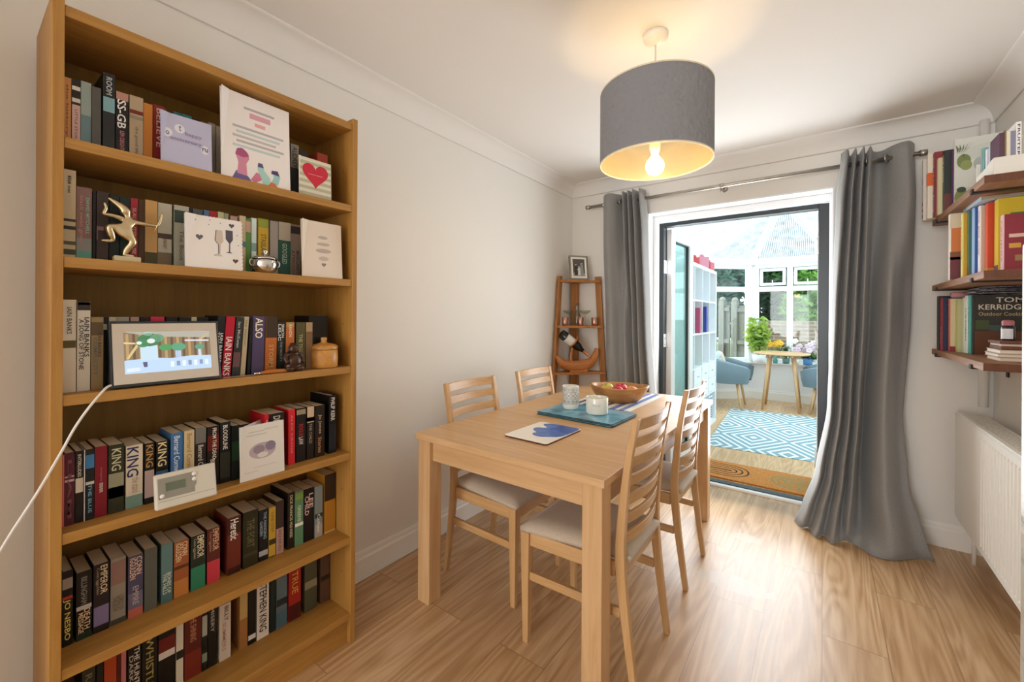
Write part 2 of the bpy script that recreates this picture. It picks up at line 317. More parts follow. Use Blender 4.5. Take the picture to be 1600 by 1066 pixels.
# ------------------------------------------------------------------ the room shell
XL, XR, YB, ZC = -1.78, 0.73, 3.30, 2.40
DX0, DX1, DZ = -1.115, 0.06, 2.085          # opening in the back wall
YO = 3.53                                     # outer face of the back wall
YF = -5.0
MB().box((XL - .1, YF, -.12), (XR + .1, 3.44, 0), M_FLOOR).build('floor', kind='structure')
MB().box((XL - .1, YF, ZC), (XR + .1, YO, ZC + .1), M_CEIL).build('ceiling', kind='structure')
MB().box((XL - .1, YF, 0), (XL, YO, ZC), M_WALL).build('wall_left', kind='structure')
MB().box((XR, YF, 0), (XR + .1, YO, ZC), M_WALL).build('wall_right', kind='structure')
b = MB(); b.box((XL, YB, 0), (DX0, YO, ZC), M_WALL); b.box((DX1, YB, 0), (XR, YO, ZC), M_WALL); b.box((DX0, YB, DZ), (DX1, YO, ZC), M_WALL)
b.build('wall_back', kind='structure')
MB().box((XL, -.42, 0), (-1.45, -.29, ZC), M_WALL).build('wall_pier', kind='structure')  # made-up pier added out of view to shade the left wall strip
# white reveal lining of the opening
b = MB(); b.box((DX0, YB - .004, 0), (DX0 + .012, 3.455, DZ), M_PVC); b.box((DX1 - .012, YB - .004, 0), (DX1, 3.455, DZ), M_PVC); b.box((DX0 + .0121, YB - .004, DZ - .012), (DX1 - .0121, 3.4549, DZ), M_PVC)
b.box((DX0 + .012, 3.41, 0), (DX0 + .05, 3.455, DZ - .012), M_PVC); b.box((DX0 + .0501, 3.41, 2.025), (DX1 - .0262, 3.4548, DZ - .0121), M_PVC); b.box((DX1 - .026, 3.41, 0), (DX1 - .012, 3.455, DZ - .012), M_PVC)
b.build('trim_1', bevel=.003, kind='structure')
# coving
def coving(name, a, d, L, inw):
    b = MB(); n = 10; prof = [(0.0, 2.305), (0.004, 2.301)]
    for k in range(n + 1):
        th = (math.pi / 2) * k / n; prof.append((0.008 + 0.085 * (1 - math.cos(th)), 2.312 + 0.084 * math.sin(th) - .003))
    prof += [(0.098, 2.396), (0.098, 2.40)]
    a = Vector(a); d = Vector(d); inw = Vector(inw)
    rows = [[tuple(a + d * t + inw * p + Vector((0, 0, z))) for p, z in prof] for t in (0, L)]
    b.grid(rows, M_CEIL); return b.build(name, kind='structure')
coving('trim_2', (XL, YF, 0), (0, 1, 0), YB - YF, (1, 0, 0))
coving('trim_3', (XL, YB, 0), (1, 0, 0), XR - XL, (0, -1, 0))
coving('trim_4', (XR, YF, 0), (0, 1, 0), YB - YF, (-1, 0, 0))
def skirting(name, a, d, L, inw, h=.13, t=.015, mt=None):
    mt = mt or M_TRIM; prof = [(0, h), (.006, h), (.009, h - .012), (.0095, h - .026), (t, h - .036), (t, 0)]
    a = Vector(a); d = Vector(d); inw = Vector(inw)
    rows = [[tuple(a + d * q + inw * p + Vector((0, 0, z))) for p, z in prof] for q in (0, L)]
    return MB().grid(rows, mt, smooth=False).build(name, kind='structure')
skirting('baseboard_left', (XL, YF, 0), (0, 1, 0), YB - YF, (1, 0, 0))
skirting('baseboard_back_left', (XL, YB, 0), (1, 0, 0), DX0 - XL, (0, -1, 0))
skirting('baseboard_back_right', (DX1, YB, 0), (1, 0, 0), XR - DX1, (0, -1, 0))
skirting('baseboard_right', (XR, YF, 0), (0, 1, 0), YB - YF, (-1, 0, 0))
# pipe in the right corner
MB().tube([(.684, 3.255, .80), (.684, 3.255, 2.31)], .019, M_TRIM, 14).build('heating_pipe', label='white painted heating pipe rising in the corner behind the radiator', cat='pipe')
# ------------------------------------------------------------------ french doors
d = empty('door_1', (0, 0, 0), kind='structure')
b = MB(); b.box((-1.068, 3.455, 0), (-1.033, 3.535, 2.022), M_ANTH); b.box((-.022, 3.455, 0), (.034, 3.535, 2.022), M_ANTH); b.box((-1.033, 3.455, 1.992), (-.022, 3.535, 2.022), M_ANTH)
b.box((-1.068, 3.475, 0), (.034, 3.54, .022), M_ANTH); b.build('door_frame', d, bevel=.003)
MB().box((-1.068, 3.438, -.002), (.034, 3.475, .016), M_PVC).build('threshold', d, bevel=.003, label='white threshold strip')
def leaf(name, hx, ang, sgn, lockz):
    """door leaf standing open; local x runs from the hinge to the free edge, local y is the thickness"""
    e = empty(name, (hx, 3.545, 0), ang, kind='structure'); Wd, t = .525, .055
    y0, y1 = (0, t) if sgn > 0 else (-t, 0)
    b = MB(); b.box((0, y0, .03), (.085, y1, 1.985), M_PVC); b.box((Wd - .085, y0, .03), (Wd, y1, 1.985), M_PVC); b.box((.085, y0, .03), (Wd - .085, y1, .14), M_PVC); b.box((.085, y0, 1.895), (Wd - .085, y1, 1.985), M_PVC)
    b.build('sash', e, bevel=.004)
    mo = y1 + .0015 if sgn > 0 else y0 - .0015
    b = MB(); b.box((.07, min(y0, mo) if sgn < 0 else y1, .03), (Wd, max(y1, mo) if sgn > 0 else y0, .13), M_ANTH)
    ym = (y0 + y1) / 2
    MB().box((.085, ym - .003, .14), (Wd - .085, ym + .003, 1.895), M_DOORPANE).build('pane', e)
    b = MB()
    for (a0, a1, c0, c1) in ((.085, .093, .14, 1.895), (Wd - .093, Wd - .085, .14, 1.895)):
        b.box((a0, ym - .012, c0), (a1, ym + .012, c1), M_ANTH)
    b.box((.093, ym - .012, .14), (Wd - .093, ym + .012, .148), M_ANTH); b.box((.093, ym - .012, 1.887), (Wd - .093, ym + .012, 1.895), M_ANTH); b.build('glazing_gasket', e)
    b = MB(); b.box((Wd, ym - .011, .3), (Wd + .002, ym + .011, 1.75), M_STEEL); 
    for z in lockz: b.box((Wd, ym - .016, z), (Wd + .012, ym + .016, z + .1), M_DARKMET)
    b.build('lock_strip', e); return e
lf = leaf('door_2', -1.047, R(85), -1, (1.0, 1.72)); lf2 = leaf('door_3', .027, R(90), 1, (1.0, 1.72))
for hx, zs, px in ((-1.033, (1.02, 1.62, .25), 1), (-.022, (1.06, 1.70, .25), -1)):
    for z in zs:
        b = MB(); b.box((min(hx, hx + .004 * px), 3.462, z), (max(hx, hx + .004 * px), 3.53, z + .105), M_PVC)
        b.tube([(hx + .008 * px, 3.545, z - .01), (hx + .008 * px, 3.545, z + .115)], .009, M_PVC, 10)
        for k in range(4): b.ball((hx + .0045 * px, 3.478 + .03 * (k % 2), z + .022 + .05 * (k // 2)), .004, M_STEEL, 8, 6)
        b.build('hinge', d, bevel=0)
# ------------------------------------------------------------------ conservatory
MB().box((-2.6, 3.54, -.12), (1.8, 8.0, 0), M_FLOOR2).build('floor_conservatory', kind='structure')
SILL, TRZ, EAVE = .55, 1.67, 2.08
M_CWALL = mat('eef0f2', 0.8)
SIDES = [((-1.45, 3.54), (-1.45, 7.04)), ((-1.45, 7.04), (-.875, 7.55)), ((-.875, 7.55), (.085, 7.55)), ((.085, 7.55), (.66, 7.04)), ((.66, 7.04), (.66, 3.54))]
NM = ('conservatory_left', 'garden_left', 'garden', 'garden_right', 'conservatory_right')
def facet(i, p0, p1, nl):
    a = Vector((*p0, 0)); dv = Vector((*p1, 0)) - a; L = dv.length; x = dv / L; y = Vector((-x.y, x.x, 0))   # y points outwards
    M = frame_M(a, x, y, (0, 0, 1))
    MB().box((-.02, 0, 0), (L + .02, .2, SILL), M_CWALL, M).build('wall_' + NM[i], kind='structure')
    MB().box((-.02, -.06, SILL), (L + .02, .2, SILL + .03), M_PVC, M).build('trim_%d' % (10 + i), bevel=.006, kind='structure')
    n = Vector((x.y, -x.x, 0)); skirting('baseboard_' + NM[i], tuple(a), tuple(x), L, tuple(n), .15, .018)
    w = empty('window_%d' % (i + 1), (0, 0, 0), kind='structure')
    b = MB(); f0, f1 = .02, .09; z0 = SILL + .03
    b.box((.0751, f0, z0), (L - .0751, f1, z0 + .055), M_PVC, M); b.box((.0751, f0, EAVE - .05), (L - .0751, f1, EAVE), M_PVC, M); b.box((.0751, f0, TRZ), (L - .0751, f1, TRZ + .075), M_PVC, M)
    b.box((0, f0 - .02, z0), (.075, f1, EAVE), M_PVC, M); b.box((L - .075, f0 - .02, z0), (L, f1, EAVE), M_PVC, M)
    ws = (L - .15 - .075 * (nl - 1)) / nl; cells = []
    for k in range(nl):
        c0 = .075 + k * (ws + .075); cells.append((c0, c0 + ws))
        if k: b.box((c0 - .075, f0 - .001, z0 + .0551), (c0, f1 - .001, TRZ - .0001), M_PVC, M); b.box((c0 - .075, f0 - .001, TRZ + .0751), (c0, f1 - .001, EAVE - .0501), M_PVC, M)
    b.build('window_frame', w, bevel=.004)
    for k, (c0, c1) in enumerate(cells):
        MB().box((c0, .05, z0 + .055), (c1, .056, TRZ), M_PANE, M).build('pane', w)
        MB().box((c0, .052, TRZ + .075), (c1, .058, EAVE - .05), M_PANE, M).build('pane', w)
        if i == 2:
            q = MB(); t = .04; zz0, zz1 = TRZ + .09, EAVE - .06
            q.box((c0 + .015, .005, zz0), (c1 - .015, .05, zz0 + t), M_PVC, M); q.box((c0 + .015, .005, zz1 - t), (c1 - .015, .05, zz1), M_PVC, M)
            q.box((c0 + .015, .005, zz0 + t), (c0 + .015 + t, .05, zz1 - t), M_PVC, M); q.box((c1 - .015 - t, .005, zz0 + t), (c1 - .015, .05, zz1 - t), M_PVC, M)
            cs = q.build('casement', w, bevel=.004)
            h = MB(); cm = (c0 + c1) / 2; h.box((cm - .012, -.01, zz0 - .005), (cm + .012, .006, zz0 + .04), M_PVC, M); h.tube([M @ Vector((cm, -.015, zz0 + .03)), M @ Vector((cm, -.02, zz0 + .08))], .007, M_PVC); h.build('handle', cs)
    # eaves beam
    MB().box((-.03, -.05, EAVE), (L + .03, .12, EAVE + .1), M_PVC, M).build('trim_%d' % (20 + i), bevel=.01, kind='structure')
for i, (p0, p1) in enumerate(SIDES): facet(i, p0, p1, (5, 1, 2, 1, 5)[i])
# roof
EZ = EAVE + .1; AP = Vector((-.395, 6.2, 2.742)); HS = Vector((-.395, 3.5, 2.742))
def V3(p, z=EZ): return Vector((p[0], p[1], z))
rf = empty('roof', (0, 0, 0), kind='structure')
def panel(a, b_, c, d_=None):
    """glazing sheet with ribs running up the slope"""
    pts = [a, b_, c] + ([d_] if d_ else []); me = bpy.data.meshes.new('roof_panel'); me.from_pydata([tuple(p) for p in pts], [], [tuple(range(len(pts)))])
    uv = me.uv_layers.new(); ex = (b_ - a).normalized(); nrm = (b_ - a).cross(c - a).normalized(); ey = nrm.cross(ex)
    for k, p in enumerate(pts): uv.data[k].uv = ((p - a).dot(ex), (p - a).dot(ey))
    me.materials.append(M_POLY); o = bpy.data.objects.new('roof_panel', me); COL.objects.link(o); o.parent = rf
    so = o.modifiers.new('sheet', 'SOLIDIFY'); so.thickness = .02; return o
A0, A1, A2, A3, A4, A5 = V3((-1.5, 3.5)), V3((-1.5, 7.06)), V3((-.89, 7.6)), V3((.1, 7.6)), V3((.71, 7.06)), V3((.71, 3.5))
panel(A1, A2, AP); panel(A2, A3, AP); panel(A3, A4, AP); panel(A0, A1, AP, HS); panel(A4, A5, HS, AP)
def bar(a, b_, wd=.06): 
    dvec = (b_ - a).normalized(); s = dvec.cross(Vector((0, 0, 1))).normalized(); n = s.cross(dvec).normalized()
    M = frame_M(a, dvec, s, n); MB().box((0, -wd / 2, -.05), ((b_ - a).length, wd / 2, .03), M_PVC, M).build('rafter', rf, bevel=.006)
for a in (A1, A2, A3, A4): bar(a, AP, .075)
bar(AP, HS, .14)
for k in range(1, 5):
    y = 3.5 + k * .6; bar(Vector((-1.5, y, EZ)), Vector((-.395, y, 2.742))); bar(Vector((.71, y, EZ)), Vector((-.395, y, 2.742)))
# outside wall of the house above the doors closes the roof
MB().prism([(-1.6, 2.0), (.8, 2.0), (.8, 2.9), (-1.6, 2.9)], 0, .04, M_CWALL, frame_M((0, 3.53, .2), (1, 0, 0), (0, 0, 1), (0, -1, 0))).build('wall_house_outside', kind='structure')
b = MB(); b.box((-1.9, 3.535, 0), (DX0 + .02, 3.56, 2.3), M_CWALL); b.box((DX1 - .01, 3.535, 0), (1.3, 3.56, 2.3), M_CWALL); b.build('wall_house_side', kind='structure')
# ------------------------------------------------------------------ garden
MB().box((-14, 8.0, -.25), (14, 30, -.13), M_GRASS).build('ground', kind='structure')
MB().box((-1.25, 10.0, -.13), (6, 10.22, 1.2), M_BRICK).build('wall_garden_brick', kind='structure')
def fence(p0, p1, h, label):
    e = empty('fence_panel', (*p0, -.13), 0, label, 'fence', 'weathered fence panels in the garden'); dv = Vector((p1[0] - p0[0], p1[1] - p0[1], 0)); L = dv.length; x = dv / L
    M = frame_M((0, 0, 0), x, (-x.y, x.x, 0), (0, 0, 1)); b = MB(); n = int(L / .14)
    for k in range(n): b.box((.06 + k * (L - .06) / n, 0, .06), (.06 + (k + 1) * (L - .06) / n - .006, .02, h), M_FENCE, M)
    b.build('boards', e); b = MB()
    for z in (.25, h * .55, h - .12): b.box((.05, -.05, z), (L, 0, z + .07), M_FENCE, M)
    b.build('rails', e); b = MB(); b.box((-.05, -.07, 0), (.05, .05, h + .08), M_FENCE, M); b.ball(M @ Vector((0, -.01, h + .1)), .06, M_FENCE); b.build('fence_post', e)
fence((-3.0, 9.5), (-1.68, 9.1), 1.62, 'weathered grey fence panel farther left through the conservatory window')
fence((-1.57, 9.07), (-1.43, 9.03), 1.64, 'narrow weathered fence panel between two posts by the bay window')
fence((-1.34, 9.0), (-1.04, 8.93), 1.62, 'weathered grey fence panel beside the brick garden wall')
def foliage(n, c, r, size, mt, seed, parent=None, name='foliage', shell=.55, up=.2):
    rnd = random.Random(seed); vs = []; fs = []
    for _ in range(n):
        while True:
            p = Vector((rnd.uniform(-1, 1), rnd.uniform(-1, 1), rnd.uniform(-1, 1)))
            if shell < p.length < 1: break
        p *= 1 - .22 * abs(math.sin(p.x * 7 + seed) * math.cos(p.z * 6)); q = Vector((c[0] + p.x * r[0], c[1] + p.y * r[1], c[2] + p.z * r[2]))
        d1 = Vector((rnd.gauss(0, 1), rnd.gauss(0, 1), rnd.gauss(up, .6))).normalized(); d2 = d1.cross(Vector((rnd.gauss(0, 1), rnd.gauss(0, 1), rnd.gauss(0, 1)))).normalized()
        s = size * rnd.uniform(.6, 1.3); o = len(vs)
        vs += [q - d1 * s, q + d2 * s * .42, q + d1 * s * .25 + d2 * s * .36 , q + d1 * s * 1.1, q + d1 * s * .25 - d2 * s * .36, q - d2 * s * .42]; fs.append(tuple(range(o, o + 6)))
    mb = MB(); mb.add(vs, fs, mt); me = bpy.data.meshes.new(name); me.from_pydata([tuple(v) for v in mb.v], [], mb.f); me.materials.append(mt)
    o = bpy.data.objects.new(name, me); COL.objects.link(o)
    if parent: o.parent = parent
    return o
def tree(x, y, h, r, mt, n, size, label, seed, trunk='6a5a48'):
    e = empty('tree', (x, y, -.13), 0, label, 'tree', 'trees beyond the garden fence')
    MB().tube([(0, 0, 0), (.05, 0, h * .35), (-.03, .04, h * .8)], [.09, .07, .03], mat(trunk, .9), 8).build('trunk', e)
    foliage(n, (0, 0, h * .58), (r, r * .8, h * .46), size, mt, seed, e)
tree(-3.45, 10.9, 4.6, .60, M_LEAF_B, 3200, .13, 'blue green tree above the far left of the fence', 1)
tree(-1.92, 10.9, 4.8, .60, M_LEAF_B, 3600, .13, 'tall blue green tree rising behind the bay window fence', 2)
tree(-.52, 11.6, 4.9, .58, M_LEAF_D, 3600, .12, 'dark green tree behind the middle window pane', 3)
tree(1.08, 10.95, 3.6, .60, M_LEAF_P, 2600, .12, 'bright green tree behind the right end of the brick wall', 4)
tree(-2.7, 12.6, 5.6, .62, M_LEAF_D, 3200, .16, 'dark tree in the second row, behind the fence gap', 5)
tree(-1.1, 12.6, 5.8, .62, M_LEAF_D, 3600, .16, 'dark tree in the second row, left of the middle pane', 6)
tree(.45, 12.6, 5.4, .62, M_LEAF_B, 3200, .16, 'blue green tree in the second row, right of the middle pane', 7)
def shrub(x, y, r, h, mt, n, size, label, seed):
    e = empty('shrub', (x, y, -.13), 0, label, 'shrub')
    MB().tube([(0, 0, 0), (.02, 0, h * .6)], [.04, .015], mat('6a5a48', .9), 8).build('trunk', e); foliage(n, (0, 0, h * .56), (r, r * .6, h * .44), size, mt, seed, e)
shrub(-.30, 10.5, .42, 2.5, M_LEAF_P, 1500, .085, 'bright green leafy shrub rising behind the brick garden wall', 41)
BOOK_ROWS = [
 (-1.52,1.686,'on the top bookcase shelf','paperbacks on the top bookcase shelf',[
  (0.1745,0.0149,0.167,'c98f55',[],[('the history','8a3a20',0.12,0.9,0.5,0.34)],'orange tan paperback against the left panel',0),
  (0.19,0.0158,0.168,'2a2622',[(0,0.62,'d8b7b0'),(0.66,0.72,'e8e2da'),(0.84,0.9,'efeae2')],[('LITTLE STORY','8c5560',0.06,0.55,0.5,0.3)],'black and pink paperback with dark red edge',0),
  (0.2064,0.0192,0.171,'9fb2ae',[(0,0.5,'6f9099')],[],'pale teal paperback with blank spine',0),
  (0.2261,0.0173,0.165,'5c5c58',[],[],'plain dark grey paperback',0),
  (0.2471,0.0235,0.213,'26292a',[(0.52,0.7,'86b7c4')],[('ROOM','c9d0d4',0.73,0.95,0.5,0.5)],'tall black hardback with pale blue disc',0),
  (0.2719,0.0257,0.173,'15120f',[(0.88,1,'b98c80')],[('SS-GB','ffffff',0.44,0.88,0.45,0.7),('LEN DEIGHTON','d08a94',0.03,0.4,0.5,0.36)],'black paperback with large white hyphenated capitals',0),
  (0.2996,0.0288,0.175,'b7a488',[(0.72,0.78,'7a2a22'),(0.64,0.69,'8f8a78')],[('the good life','7d6c54',0.1,0.52,0.5,0.3)],'beige paperback with dark red lips motif',0),
  (0.329,0.0201,0.166,'c98238',[],[],'plain orange paperback',0),
  (0.3498,0.0265,0.169,'7d1f1f',[],[('BELIEVE','caa9a0',0.3,0.95,0.5,0.5)],'dark red paperback with faded capitals',0),
  (0.3955,0.0197,0.167,'1f6670',[],[],'teal book rising behind the lilac card',0),
  (0.416,0.0242,0.169,'246f7a',[],[],'second teal book rising behind the lilac card',0),
  (0.4409,0.0217,0.164,'191614',[],[],'black book rising behind the lilac card',0),
  (0.4635,0.0173,0.164,'8f6a5c',[],[],'dusty pink book rising behind the lilac card',0),
  (0.4824,0.0186,0.168,'9a958a',[],[],'grey book at the right edge of lilac card',0),
  (0.5027,0.0208,0.164,'b0a898',[],[],'pale grey book between lilac and tall white card',0),
  (0.7292,0.0294,0.186,'3c3a38',[(0.55,1,'8b8478')],[('AUDREY','1b1a19',0.55,0.95,0.5,0.6)],'grey patterned book right of tall white card',0),
  (0.7609,0.028,0.173,'2b2624',[],[],'dark book left behind the heart card',0),
  (0.8276,0.0403,0.185,'9b3a26',[],[],'rust red book peeping above the heart card',0),
 ]),
 (-1.52,1.4,'on the second bookcase shelf','paperbacks on the second bookcase shelf',[
  (0.1755,0.0234,0.224,'cbbd9c',[(0.05,0.11,'4c4a38'),(0.16,0.2,'5b5842'),(0.33,0.37,'2f2a20'),(0.42,0.45,'3a342a')],[('MURAKAMI','2a251f',0.84,0.93,0.5,0.3),('the wind','3c352b',0.74,0.82,0.5,0.26)],'cream paperback with dark bird drawings',0),
  (0.1994,0.0284,0.186,'8a6a66',[(0,0.12,'5fa69b'),(0.12,0.3,'8b8f8c')],[('black swan green','c9938c',0.2,0.88,0.3,0.34),('DAVID MITCHELL','a8d8cc',0.36,0.86,0.72,0.24)],'mauve and teal paperback with two title lines',0),
  (0.229,0.006,0.181,'12100f',[],[],'thin black paperback beside the mauve one',0),
  (0.2362,0.0231,0.183,'3d2f2c',[],[('L','8d6a6a',0.3,0.5,0.3,0.6)],'dark brown paperback left of the figurine',0),
  (0.2605,0.0201,0.18,'15201f',[],[],'black paperback behind the dancing figurine',0),
  (0.282,0.0201,0.178,'12302c',[],[],'dark green paperback behind the dancing figurine',0),
  (0.3027,0.0153,0.18,'9a2632',[],[('SLAUGHTERHOUSE','e2b7b4',0.15,0.85,0.5,0.5)],'slim red paperback with pale lettering',0),
  (0.3187,0.0136,0.179,'4a2e14',[],[],'dark brown paperback right of the red one',0),
  (0.333,0.0273,0.182,'c2995e',[(0,0.2,'4a4520')],[],'tan paperback with olive foot',0),
  (0.3618,0.0321,0.181,'b5b2a2',[(0.0,0.22,'75664f'),(0.44,0.52,'4a3a2c')],[('DONNA','6a2f28',0.36,0.44,0.5,0.26),('TARTT','6a2f28',0.28,0.36,0.5,0.26)],'pale grey paperback with dark eye motif',0),
  (0.3984,0.0353,0.182,'a9ab9c',[(0.72,0.92,'3c4a44')],[('The Book','6a6c60',0.1,0.6,0.5,0.3)],'pale green grey paperback with leaf emblem',0),
  (0.4353,0.0063,0.181,'151312',[],[],'thin black book left behind the flute card',0),
  (0.4432,0.0259,0.181,'4b5054',[],[],'slate grey book behind the flute card',0),
  (0.4715,0.0141,0.182,'4f6d92',[],[],'small blue book behind the flute card',0),
  (0.4865,0.0196,0.183,'a51c26',[],[],'small red book behind the flute card',0),
  (0.5086,0.0157,0.184,'b9b48c',[],[],'yellowish cream book behind the flute card',0),
  (0.5252,0.0124,0.183,'8f9070',[],[],'khaki book behind the flute card',0),
  (0.543,0.02,0.179,'b08c80',[],[],'dusty pink book behind the flute card',0),
  (0.5695,0.0178,0.184,'c9b899',[(0.45,0.55,'5b7b86')],[],'cream book at the right edge of flute card',0),
  (0.5883,0.0153,0.179,'5d8a44',[(0.75,0.95,'c7a594')],[],'slim green paperback right of the flute card',0),
  (0.6055,0.0156,0.184,'cfe3e2',[(0.0,0.25,'4d6d74'),(0.4,0.55,'7fa4a6')],[],'slim white and teal paperback',0),
  (0.6261,0.0323,0.187,'c6a533',[(0.84,1,'8d9a3a')],[('STASILAND','6d5c1e',0.3,0.72,0.5,0.5)],'yellow paperback behind the silver bowl',0),
  (0.6626,0.0262,0.185,'9a9492',[],[],'silver grey paperback behind the silver bowl',0),
  (0.6899,0.0414,0.187,'17483d',[(0.66,1,'a89f90')],[('GOOGLED','9fb8a6',0.22,0.6,0.5,0.4)],'dark green paperback with beige top band',0),
  (0.7324,0.0353,0.187,'8b7c70',[(0.82,0.96,'3b3230')],[('MARGARET','4a3a36',0.05,0.5,0.72,0.36),('ATWOOD','5a2a28',0.05,0.5,0.28,0.36)],'taupe paperback with dark figure at top',0),
 ]),
 (-1.5,1.067,'on the third bookcase shelf','books on the third bookcase shelf',[
  (0.1739,0.0242,0.23,'d3cab8',[(0.48,0.56,'5a4a20')],[('IAIN BANKS','4a4238',0.63,0.92,0.5,0.38)],'tall cream hardback with small gold square',0),
  (0.1992,0.024,0.227,'cfc8ba',[(0.9,1,'2b2622'),(0.96,0.985,'8b8478')],[('A SONG OF STONE','1b1a18',0.24,0.8,0.32,0.36),('IAIN BANKS','1b1a18',0.38,0.82,0.72,0.38)],'tall white hardback with bold black title',0),
  (0.2244,0.0231,0.187,'8c7650',[(0.75,0.93,'5d4c34')],[('IAIN BANKS','4a3e28',0.45,0.8,0.7,0.28),('COMPLICITY','5d6a70',0.2,0.72,0.35,0.34)],'taupe paperback left of the photo frame',0),
  (0.2494,0.0122,0.187,'171413',[(0.82,0.9,'d8d2c4')],[],'black book behind the left of photo frame',0),
  (0.2622,0.015,0.187,'b7ab94',[],[],'beige book behind the photo frame',0),
  (0.2778,0.0257,0.187,'9d978a',[],[],'wide grey book behind the photo frame',0),
  (0.3061,0.018,0.187,'a98c80',[],[],'dusty rose book behind the photo frame',0),
  (0.3268,0.0206,0.187,'181513',[(0.82,0.92,'b9aaa4')],[],'black book with pale emblem behind photo frame',0),
  (0.3488,0.0313,0.188,'c22a44',[],[],'crimson book behind the photo frame',0),
  (0.3838,0.0276,0.187,'15151a',[(0.84,0.87,'e8e8e8'),(0.9,0.92,'e8e8e8')],[],'black book with white stripes behind photo frame',0),
  (0.4144,0.0279,0.187,'1b1814',[(0.82,0.88,'b0a48c')],[],'black book with gold edge behind photo frame',0),
  (0.4447,0.0136,0.187,'cbbf9e',[],[],'slim cream book behind the photo frame',0),
  (0.4591,0.0288,0.187,'141617',[],[],'black book behind the right of photo frame',0),
  (0.4912,0.0204,0.191,'181818',[],[('IAIN BANKS','f4f4f0',0.25,0.72,0.68,0.4),('THE','f4f4f0',0.55,0.74,0.25,0.3)],'leaning black paperback right of the photo frame',4.2),
  (0.5133,0.0246,0.189,'b3122f',[],[('IAIN BANKS','f5ece8',0.02,0.66,0.5,0.72)],'leaning scarlet paperback with large white capitals',4.2),
  (0.5415,0.0208,0.187,'2b2e2c',[(0.15,0.4,'6a4a4e')],[('Ian McEwan','b9bdb8',0.48,0.92,0.5,0.4)],'leaning dark green black paperback',4),
  (0.5669,0.0139,0.189,'b9a98c',[],[('the woman','7a6c52',0.5,0.95,0.5,0.45)],'leaning slim cream paperback',3.6),
  (0.5855,0.0095,0.181,'0f0d0c',[],[],'thin black paperback beside the purple one',3),
  (0.5988,0.0372,0.19,'4b4264',[],[('ALSO','f0ead8',0.62,0.97,0.5,0.62)],'purple paperback with handwritten cream title',1.6),
  (0.64,0.0359,0.19,'b5652c',[(0.62,1,'3a2c20')],[('STORM','caa468',0.1,0.5,0.5,0.42)],'copper orange and brown paperback',1),
  (0.68,0.0256,0.172,'1c2422',[],[('SIMON','e6e6e0',0.68,0.95,0.72,0.36),('LELIC','e6e6e0',0.62,0.95,0.3,0.36),('THE FACILITY','9aa09a',0.2,0.6,0.5,0.3)],'black paperback with two white title lines',0),
  (0.7089,0.0275,0.17,'b5672f',[(0,0.4,'6d6a3c'),(0.9,1,'a88a56')],[('KANON','efdcc0',0.7,0.95,0.5,0.4)],'orange paperback behind the carved figurine',0),
  (0.7431,0.0332,0.169,'4f4a28',[],[('THE TIGER','b5ae74',0.3,0.75,0.5,0.4)],'olive paperback right of the carved figurine',0),
  (0.7787,0.0249,0.169,'7a5c3c',[(0.8,1,'a88c6c')],[],'brown paperback with tan top',0),
  (0.806,0.0738,0.193,'14110d',[],[],'wide black book behind the wooden jar',0),
 ]),
 (-1.505,0.735,'on the fourth bookcase shelf','paperbacks on the fourth bookcase shelf',[
  (0.1757,0.0036,0.178,'d8606a',[],[],'thin coral pink spine at the left panel',0),
  (0.1795,0.0177,0.181,'54202e',[(0.6,0.63,'c9a8a8'),(0.66,0.68,'c9a8a8')],[('LIAM','7e4652',0.1,0.9,0.5,0.4)],'maroon paperback with thin pale bars',0),
  (0.1983,0.0148,0.181,'1a1512',[(0.42,0.62,'d8cfbf')],[('INTERLUDES','ddd6c6',0.64,0.95,0.5,0.44)],'black paperback with square cream emblem',0),
  (0.2134,0.0023,0.181,'cfd4d6',[],[],'very thin white spine between two black paperbacks',0),
  (0.2163,0.0166,0.181,'16181c',[(0.73,0.92,'3f78a8'),(0.5,0.54,'c9c4b8')],[('THE BLUE','7fb0d0',0.1,0.5,0.5,0.4)],'black paperback with bright blue patch',0),
  (0.2335,0.0235,0.183,'7c1424',[],[('moon','e8d8d0',0.35,0.48,0.5,0.3),('the longest day','b56a70',0.5,0.7,0.5,0.2)],'plain deep red paperback',0),
  (0.2589,0.0308,0.181,'2c2e1e',[(0.22,0.58,'8f8c74'),(0.22,0.38,'a8604e')],[('KING','c9c4a0',0.62,0.94,0.5,0.62)],'dark green paperback with grey green landscape band',0),
  (0.2936,0.0351,0.17,'cfc4b0',[(0,0.2,'6f8c82')],[('KING','24285a',0.5,0.97,0.4,0.7),('the stand','a89a80',0.24,0.48,0.6,0.5)],'wide cream paperback with navy capitals',0),
  (0.3321,0.0215,0.168,'1a1613',[(0.1,0.55,'b09a94')],[('KING','b98c4c',0.6,0.97,0.5,0.72)],'black paperback with dusty pink lower half',0),
  (0.3571,0.0274,0.167,'15120f',[(0.0,0.5,'34597a')],[('KING','e2cc9a',0.58,0.98,0.5,0.74)],'black paperback with blue lower half',0),
  (0.3903,0.0286,0.183,'3d6ea4',[],[('Bernard Cornwell','d8e2ea',0.3,0.95,0.5,0.5)],'bright blue paperback with white script',0),
  (0.4213,0.025,0.184,'c9b890',[],[('Bernard Cornwell','a8843c',0.28,0.95,0.5,0.5)],'cream paperback with gold script',0),
  (0.4487,0.0276,0.186,'2a211c',[(0.75,1,'6c6c66')],[('Bernard Cornwell','cfcac0',0.15,0.72,0.5,0.5)],'dark brown paperback with grey top',0),
  (0.4796,0.0313,0.183,'1b0f0d',[(0.6,0.85,'6a1c14')],[('FROM THE DEAD','efe6da',0.45,0.97,0.6,0.34),('BILLINGHAM','efe6da',0.05,0.45,0.45,0.4)],'black paperback with red glow near the top',0),
